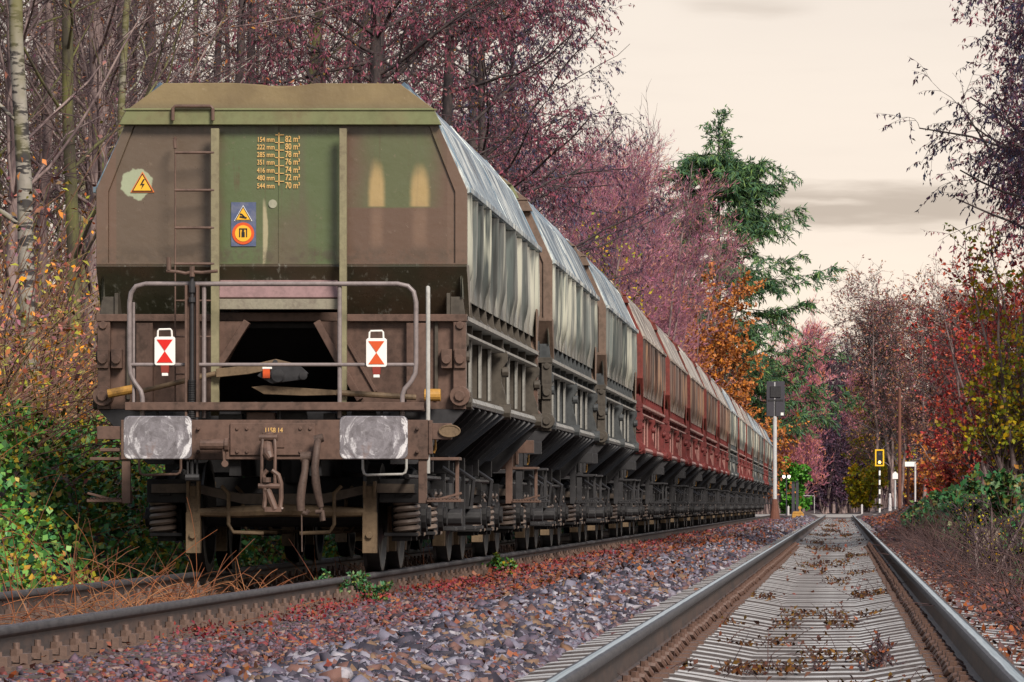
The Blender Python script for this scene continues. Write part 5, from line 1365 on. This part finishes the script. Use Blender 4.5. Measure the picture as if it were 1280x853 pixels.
hd = hanging_tree(33, 16, 5.4, 'lf_dark', nl=8, r0=.18, n1=56)
plant('hanging_tree', hd, 600, 124, 'tree with sparse blackish leaf clusters reaching out against the sky above the train', 'tree', rz=1.2)
plant('hanging_tree', hd, 640, 146, 'blackish-leaved tree farther back, its twigs just right of the one over the train', 'tree', rz=3.6, s=.95)
pu = [purple_tree(41), purple_tree(42, 12.5, 3.0), purple_tree(43, 13.5, 2.4)]
for k, (px, d, s) in enumerate(((560, 142, .88), (612, 152, .90), (650, 158, .86), (690, 168, .93), (726, 176, .97), (765, 186, .98), (800, 196, 1.0), (826, 206, .98), (822, 226, .95), (590, 185, 1.15), (700, 205, 1.1), (770, 225, 1.15), (846, 250, 1.05))):
    plant('purple_tree', pu[k % 3], px, d, 'purple twiggy tree in the dense row along the far side of the train', 'tree', 'purple trees along the train', s, k * 1.1, hs=1.15)
plant('bare_tree', bare_tree(51, 12, 3.2, 3), 822, 246, 'thin grey bare tree rising above the purple row left of the conifer', 'tree', s=1.5)
plant('conifer', conifer(61), 898, 300, 'tall green conifer with drooping layered branches behind the train', 'conifer')
og = leafy_bush(62, 9, 2.0, 'lf_orange', 22, .17, .65, 14)
plant('orange_tree', og, 868, 238, 'orange-leaved tree above the last wagons in front of the conifer', 'tree', s=1.15)
plant('orange_tree', og, 902, 266, 'lower rusty orange tree right beside the taller orange one, below the conifer', 'tree', s=.85, rz=2.6)
plant('orange_tree', leafy_bush(63, 6, 2.2, 'lf_orange', 6, .22, .6, 9), 945, 290, 'low pale orange shrub behind the end of the train', 'shrub')
plant('gold_tree', leafy_bush(68, 11, 1.2, 'lf_yellow', 4, .16, .5, 5), 745, 164, 'slim golden tree standing in front of the purple row', 'tree', s=.86)
# beyond the crossing
pk = purple_tree(44, 12, 2.6, 6, 'lf_pink', nl=5, ll=.28)
for k, (px, d, s, lab) in enumerate(((976, 318, .85, 'pink-purple tree just right of the signal post beyond the crossing'), (998, 345, .95, 'pink-purple tree leaning over the left side of the far track gap'),
                                     (1002, 380, 1.25, 'tall pale purple tree farthest back beyond the signal'), (1086, 360, .85, 'pink-purple tree on the right side of the far track gap'), (958, 330, .9, 'pink-purple tree behind the signal head'))):
    plant('purple_tree', pk, px, d, lab, 'tree', None, s, k * 1.7, hs=1.1)
pd = purple_tree(45, 12, 2.6, 6, 'lf_plum', 'tw_grey', nl=5, ll=.3)
for k, (px, d, s_, lab) in enumerate(((1038, 385, 1.15, 'dusky plum-coloured tree closing the far track gap on its left'), (1064, 395, 1.15, 'dusky plum-coloured tree closing the far track gap on its right'))):
    plant('purple_tree', pd, px, d, lab, 'tree', None, s_, k * 2.3 + 1, hs=1.3)
wood = leafy_bush(64, 7, 3.4, 'lf_dark', 12, .34, .6, 14, 'tw_dark')
n = 26000; pos = np.stack([rng.uniform(-14, 16, n), rng.uniform(395, 520, n), 9.5 * rng.uniform(0, 1, n) ** 1.3], -1); L_ = rng.uniform(.3, .7, n)
lv = leaf_quads(rng, pos, L_, L_ * .45)
tw_ = stalks(rng, np.stack([rng.uniform(-14, 16, 1500), rng.uniform(395, 520, 1500), np.zeros(1500)], -1), 9.0, .05, .25, -.05)
vv, ff = merge([lv, tubes(*tw_)])
tag(obj('far_wood', np_mesh('far_wood', vv, ff, M['lf_plum'])), kind='stuff')
pb = leafy_bush(69, 7, 3.0, 'lf_plum', 12, .24, .6, 14, 'tw_dark')
for k, (px, d, s_, lab) in enumerate(((1050, 372, 1.1, 'dark plum thicket tree closing the middle of the far track gap'), (1030, 352, .8, 'dark plum bush at the left foot of the far track gap'), (1072, 356, .85, 'dark plum bush at the right foot of the far track gap'))):
    plant('plum_bush', pb, px, d, lab, 'shrub', None, s_, k * 2.)
plant('green_shrub', leafy_bush(65, 3.0, 1.0, 'lf_green', 14, .20, .7, 10), 992, 296, 'bright green shrub behind the dark signal boxes at the crossing', 'shrub')
plant('green_shrub', leafy_bush(66, 2.6, 1.1, 'lf_yellow', 10, .20, .7, 9), 1082, 300, 'yellow-green bush left of the yellow-framed signal', 'shrub')
plant('yellow_bush', leafy_bush(67, 7, 1.6, 'lf_yellow', 7, .20, .6, 10), 1103, 318, 'tall yellowish bush behind the yellow-framed signal', 'shrub')
# right-hand side
ba = [bare_tree(71, 11.2, 3.4, 8, 'lf_brownpurple', 3), bare_tree(72, 10.5, 3.0, 8, 'lf_brownpurple', 3, 'tw_brown')]
plant('bare_tree', ba[0], 1112, 312, 'broad bare tree with a rounded twig crown right of the crossing', 'tree', s=1.22)
plant('bare_tree', ba[1], 1170, 294, 'brown bare tree with many upright stems beside the rounded one', 'tree', s=1.2, rz=1)
plant('bare_tree', ba[0], 1215, 215, 'bare twiggy tree behind the red bushes on the right', 'tree', s=.85, rz=2)
lo = leafy_bush(73, 2.8, 1.5, 'lf_red', 6, .16, .6, 10)
lo2 = leafy_bush(74, 2.6, 1.5, 'lf_orange', 4, .15, .6, 10)
for k, (px, d, s) in enumerate(((1152, 312, 1.2), (1182, 232, 1.0), (1192, 205, .8), (1206, 200, 1.1), (1205, 178, 1.0), (1202, 168, .7), (1228, 160, 1.1), (1196, 182, .6))):
    plant('low_shrub', (lo2, lo)[k % 2], px, d, 'low orange-brown shrub along the foot of the right-hand bank' if k % 2 == 0 else 'low dark red shrub along the foot of the right-hand bank', 'shrub', 'orange-brown shrubs on the right bank' if k % 2 == 0 else 'dark red shrubs on the right bank', s, k)
rb = leafy_bush(75, 5.6, 1.5, 'lf_red', 7, .11, .55, 12)
plant('red_bush', rb, 1242, 142, 'tall red-leaved bush on the right bank left of the yellow one', 'shrub', s=1.2)
plant('red_bush', rb, 1290, 128, 'tallest red bush at the right edge of the picture', 'shrub', s=1.3, rz=2)
plant('red_bush', rb, 1210, 165, 'smaller red bush farther back on the right bank', 'shrub', s=.9, rz=4)
plant('yellow_bush', leafy_bush(76, 3.3, 1.0, 'lf_yellow', 9, .075, .7, 9), 1272, 92, 'yellow-leaved shrub at the right edge above the ivy', 'shrub', s=1.3)
plant('green_bramble', leafy_bush(77, 1.0, .7, 'ivy_dark', 8, .10, .7, 9), 1262, 66, 'dark green bramble on top of the right bank', 'shrub')
plant('thorn_shrub', leafy_bush(78, .9, .6, 'lf_yellow', 1, .028, .7, 14, 'tw_dark'), 1258, 48, 'leggy brown shrub with few yellow leaves in the right foreground', 'shrub')
er = hanging_tree(81, 13, 3.9, 'lf_dark', nl=9, r0=.2, t0=.34, n1=100)
plant('overhanging_tree', er, 0, 96, 'tree with small blackish leaves overhanging from the right edge', 'tree', x=5.2, rz=.5)
er2 = hanging_tree(82, 14, 3.4, 'lf_maroon', nl=10, r0=.2, t0=.36, n1=84)
plant('overhanging_tree', er2, 0, 108, 'dark red dense tree at the right edge behind the blackish one', 'tree', x=5.4, rz=1.5)
plant('overhanging_tree', er, 0, 88, 'tree at the right edge whose blackish leaves fill the upper right corner', 'tree', x=5.6, rz=3.4, s=1.05)
plant('overhanging_tree', er2, 0, 120, 'dark red tree filling the gap between the right-hand trees', 'tree', x=6.3, rz=4.1)
# ------------------------------------------------------------------ signals, poles and small things round the crossing
M['sig_grey'] = mat('dark_signal_paint', lambda g: dict(color=g.mix(g.noise(g.coord(), 4, 3), (.050, .047, .058), (.030, .028, .036)), rough=.6))
M['galv'] = mat('galvanised_post', weathered((.42, .42, .42), (.22, .21, .21), .5))
M['rust'] = mat('rusty_iron', weathered((.13, .050, .032), (.06, .028, .022), .8))
M['pale'] = mat('pale_post_paint', weathered((.46, .43, .43), (.25, .22, .21), .6))
M['lamp'] = mat('amber_lamp', lambda g: dict(color=(.8, .4, .05), emit=(1, .55, .12), emit_strength=6))
M['lampw'] = mat('white_lamp', lambda g: dict(color=(.85, .82, .75), emit=(1, .93, .8), emit_strength=1.2))
def at(px, py, d): return (PX(px, d), d, PZ(py, d))
def gnd(x, y): return float(ground_z(x, y))
# main signal
d = 252.; x = PX(968.5, d); e = tag(empty('railway_signal', (x, d, gnd(x, d))), 'tall rail signal seen from its dark back, on a grey post by the train end', 'signal')
z = lambda py: PZ(py, d) - gnd(x, d)
X = lambda px: PX(px, d) - x
mb = MB(); mb.cyl((0, 0, .3), (0, 0, z(478)), .105, 12); mb.build('post', M['galv'], e, 0, True)
mb = MB(); mb.tube([(0, 0, -.2), (0, 0, .1), (0, 0, z(624))], [.30, .26, .13], 12); mb.build('foot', M['rust'], e)
hd = MB(); hd.box(X(958), X(981), -.10, .12, z(521), z(477)); ho = hd.build('signal_head', M['sig_grey'], e, .02)
mb = MB(); mb.box(X(963), X(976), -.16, -.10, z(497), z(483)); obj('backplate_box', mb.mesh('backplate_box', [M['grey_dark']], .01), ho)
mb = MB(); mb.box(X(960), X(979), -.13, -.10, z(501.5), z(499.5)); mb.box(X(968.5), X(970), -.13, -.10, z(520), z(502)); obj('back_rib', mb.mesh('back_rib', [M['grey_dark']], .004), ho)
mb = MB(); mb.box(X(976), X(979.5), -.115, -.101, z(519.5), z(516)); obj('number_plate', mb.mesh('number_plate', [M['white']]), ho)
# yellow framed signal on a black-and-white post
d = 284.; x = PX(1099.5, d); g0 = gnd(x, d); e = tag(empty('crossing_signal', (x, d, g0)), 'small signal with a yellow frame and amber light on a black and white striped post', 'signal')
z = lambda py: PZ(py, d) - g0
X = lambda px: PX(px, d) - x
mb = MB(); mb.cyl((0, 0, -.2), (0, 0, z(583)), .055, 10); po = mb.build('post', M['white'], e, 0, True)
mb = MB()
for k in range(5): mb.cyl((0, 0, .25 + k * .52), (0, 0, .5 + k * .52), .058, 10)
obj('black_band', mb.mesh('black_band', [M['black']]), po)
mb = MB(); mb.box(X(1094.5), X(1104.5), -.06, .08, z(582), z(563)); so = mb.build('signal_board', M['black'], e)
mb = MB(); a, b, c, dd, t = X(1093.8), X(1105.2), z(583), z(562), .075
mb.box(a, b, -.09, .05, c, c + t); mb.box(a, b, -.09, .05, dd - t, dd); mb.box(a, a + t, -.088, .05, c + t, dd - t); mb.box(b - t, b, -.088, .05, c + t, dd - t); mb.build('yellow_frame', mat('signal_yellow', lambda g: dict(color=(.80, .48, .02), rough=.4)), e)
mb = MB(); mb.cyl((0, -.085, z(578)), (0, -.06, z(578)), .075, 14); mb.build('amber_lamp', M['lamp'], e)
mb = MB(); mb.cyl((0, -.08, z(568)), (0, -.06, z(568)), .075, 14); mb.build('dark_lamp', M['sig_grey'], e)
# brown poles
for px, py, d, r, lab in ((1124.5, 487, 284, .11, 'taller of two rusty brown poles right of the striped signal post'), (1135, 515, 300, .085, 'shorter rusty brown pole just behind the taller one')):
    x = PX(px, d); mb = MB(); H = PZ(py, d) - gnd(x, d); mb.tube([(0, 0, -.3), (0, 0, H * .5), (0, 0, H)], [r, r * .9, r * .8], 10)
    mb.cyl((0, 0, H), (0, 0, H + .05), r * .5, 8)
    o = mb.build('brown_pole', M['rust'], None, 0, True); o.location = (x, d, gnd(x, d)); tag(o, lab, 'pole')
# white bracket sign
d = 276.; x = PX(1144, d); g0 = gnd(x, d); e = tag(empty('bracket_sign', (x, d, g0)), 'white post with a narrow white board reaching left from its top', 'sign')
mb = MB(); mb.cyl((0, 0, -.2), (0, 0, PZ(578, d) - g0), .05, 8); mb.build('post', M['pale'], e)
mb = MB(); mb.box(PX(1131, d) - x, .05, -.03, .03, PZ(583.5, d) - g0, PZ(577.5, d) - g0); mb.build('board', M['white'], e, .01)
# grey post with a small white box
d = 282.; x = PX(1119, d); g0 = gnd(x, d); e = tag(empty('marker_post', (x, d, g0)), 'slim grey post with a small white box on top beside the brown poles', 'post')
mb = MB(); mb.cyl((0, 0, -.2), (0, 0, PZ(597, d) - g0), .045, 8); mb.build('post', M['galv'], e)
mb = MB(); mb.box(-.15, .15, -.1, .1, PZ(599, d) - g0, PZ(593, d) - g0); mb.prism([(-.17, PZ(593, d) - g0), (.17, PZ(593, d) - g0), (0, PZ(589.5, d) - g0)], 'y', -.1, .1); mb.build('box', M['white'], e, .005)
# white stump-like post
d = 280.; x = PX(1112.5, d); g0 = gnd(x, d); H = PZ(617, d) - g0
mb = MB(); mb.tube([(0, 0, -.1), (0, 0, .1), (0, 0, H * .55), (0, 0, H * .72), (0, 0, H * .78), (0, 0, H * .95), (0, 0, H)], [.13, .10, .085, .08, .05, .07, .03], 10)
o = mb.build('white_bollard', M['pale'], None, 0, True); o.location = (x, d, g0); tag(o, 'short white bollard below the yellow-framed signal', 'bollard')
d = 281.; x = PX(1112.5 - 34.5, d)
for px, lab in ((1077.5, 'tiny white marker post right of the rails at the crossing'), (985.5, 'white marker post left of the dark signal cabinets')):
    x = PX(px, d); g0 = gnd(x, d); mb = MB(); mb.prism([(-.05, -.1), (.05, -.1), (.05, .45), (0, .52), (-.05, .45)], 'y', -.06, .06)
    o = mb.build('marker_post', M['pale'], None, .01); o.location = (x, d, g0); tag(o, lab, 'post')
# left of the crossing: cabinets, lamp, yellow device
d = 278.
for px, w_, py, lab in ((991.5, .17, 604, 'tall dark cabinet nearest the signal post'), (996.5, .16, 603, 'tall dark cabinet right of the other one beside the green shrub')):
    x = PX(px, d); g0 = gnd(x, d); H = PZ(py, d) - g0; e = tag(empty('signal_cabinet', (x, d, g0)), lab, 'cabinet')
    mb = MB(); mb.box(-w_ * .5, w_ * .5, -.15, .15, -.1, H); mb.build('body', M['sig_grey'], e, .01)
    mb = MB(); mb.prism([(-w_ * .6, H), (w_ * .6, H), (w_ * .3, H + .10), (-w_ * .3, H + .10)], 'y', -.18, .18); mb.build('cap', M['black'], e)
d = 283.; x = PX(983, d); g0 = gnd(x, d); H = PZ(597, d) - g0; e = tag(empty('twin_lamp', (x, d, g0)), 'thin post with two small white lamps behind the signal post', 'lamp')
mb = MB(); mb.cyl((0, 0, -.1), (0, 0, H), .03, 8); mb.cyl((-.15, 0, H), (.15, 0, H), .02, 6); mb.build('post', M['sig_grey'], e)
for s in (-1, 1): mb = MB(); mb.tube([(s * .14, -.02, H - .06), (s * .14, -.02, H + .02), (s * .14, -.02, H + .12)], [.04, .09, .07], 8); mb.build('lamp_head', M['lampw'], e)
d = 276.; x = PX(997.5, d); g0 = gnd(x, d); e = tag(empty('point_machine', (x, d, g0)), 'low yellow trackside device in front of the dark cabinets', 'device')
mb = MB(); mb.box(-.32, .32, -.3, .3, -.1, .25); mb.prism([(-.32, .25), (.32, .25), (.2, .38), (-.25, .38)], 'y', -.28, .28); mb.build('body', M['yellow'], e, .02)
mb = MB(); mb.cyl((.1, -.2, .36), (.1, -.2, .62), .05, 8); mb.cyl((.1, -.26, .58), (.1, -.14, .58), .09, 10); mb.build('lever', M['yellow'], e)
d = 300.; e = empty('gate_frame', (PX(1006, d), d, gnd(PX(1006, d), d))); tag(e, 'thin pale pipe frame standing left of the far track gap', 'frame')
mb = MB(); mb.tube([(-.2, 0, .95), (.55, 0, .95), (.56, 0, .9), (.56, 0, -.1)], .03, 6); mb.build('pipe', M['pale'], e)
# cut stump in the ivy on the right
d = 58.; x = PX(1228, d); e = empty('tree_stump', (x, d, gnd(x, d)), .4); tag(e, 'weathered pale tree stump half covered by ivy in the right foreground', 'stump')
mb = MB(); vs = []; fs = []; n = 18; lev = [(-.15, 1.5), (.0, 1.18), (.12, 1.02), (.3, .95), (.42, .93)]; rr = random.Random(3)
ph = [1 + .10 * math.sin(3 * 2 * math.pi * k / n + 1) + rr.uniform(-.08, .08) for k in range(n)]
for z_, f_ in lev:
    for k in range(n): vs.append((.20 * f_ * ph[k] * math.cos(2 * math.pi * k / n), .20 * f_ * ph[k] * math.sin(2 * math.pi * k / n), z_ + (rr.uniform(-.04, .03) if z_ > .4 else 0)))
for a in range(len(lev) - 1):
    for k in range(n): fs.append((a*n+k, a*n+(k+1) % n, (a+1)*n+(k+1) % n, (a+1)*n+k))
fs.append(tuple((len(lev)-1)*n + k for k in range(n))); mb.add(vs, fs)
mb.build('bark', mat('stump_wood', BARK((.22, .17, .13), (.09, .065, .05), sc=9)), e, 0)
# small green plants
gp = leafy_bush(91, .32, .22, 'ivy', 9, .06, .7, 9, 'tw_brown', .0)
plant('weed', gp, 585, 55.5, 'small green weed beside the near rail under the second bogie', 'weed', x=-3.80, s=.8)
gp2 = leafy_bush(92, .38, .26, 'ivy_dark', 5, .05, .5, 10, 'tw_brown', .0)
plant('weed', gp2, 420, 40, 'sprawling greenish weed by the near rail in the left foreground', 'weed', x=-3.86, s=.8)
dt = leafy_bush(93, .34, .22, 'litter', 1, .022, .7, 9, 'tw_dark')
plant('dead_plant', dt, 1110, 24.5, 'dead branching plant standing between the polished rails', 'dead plant')
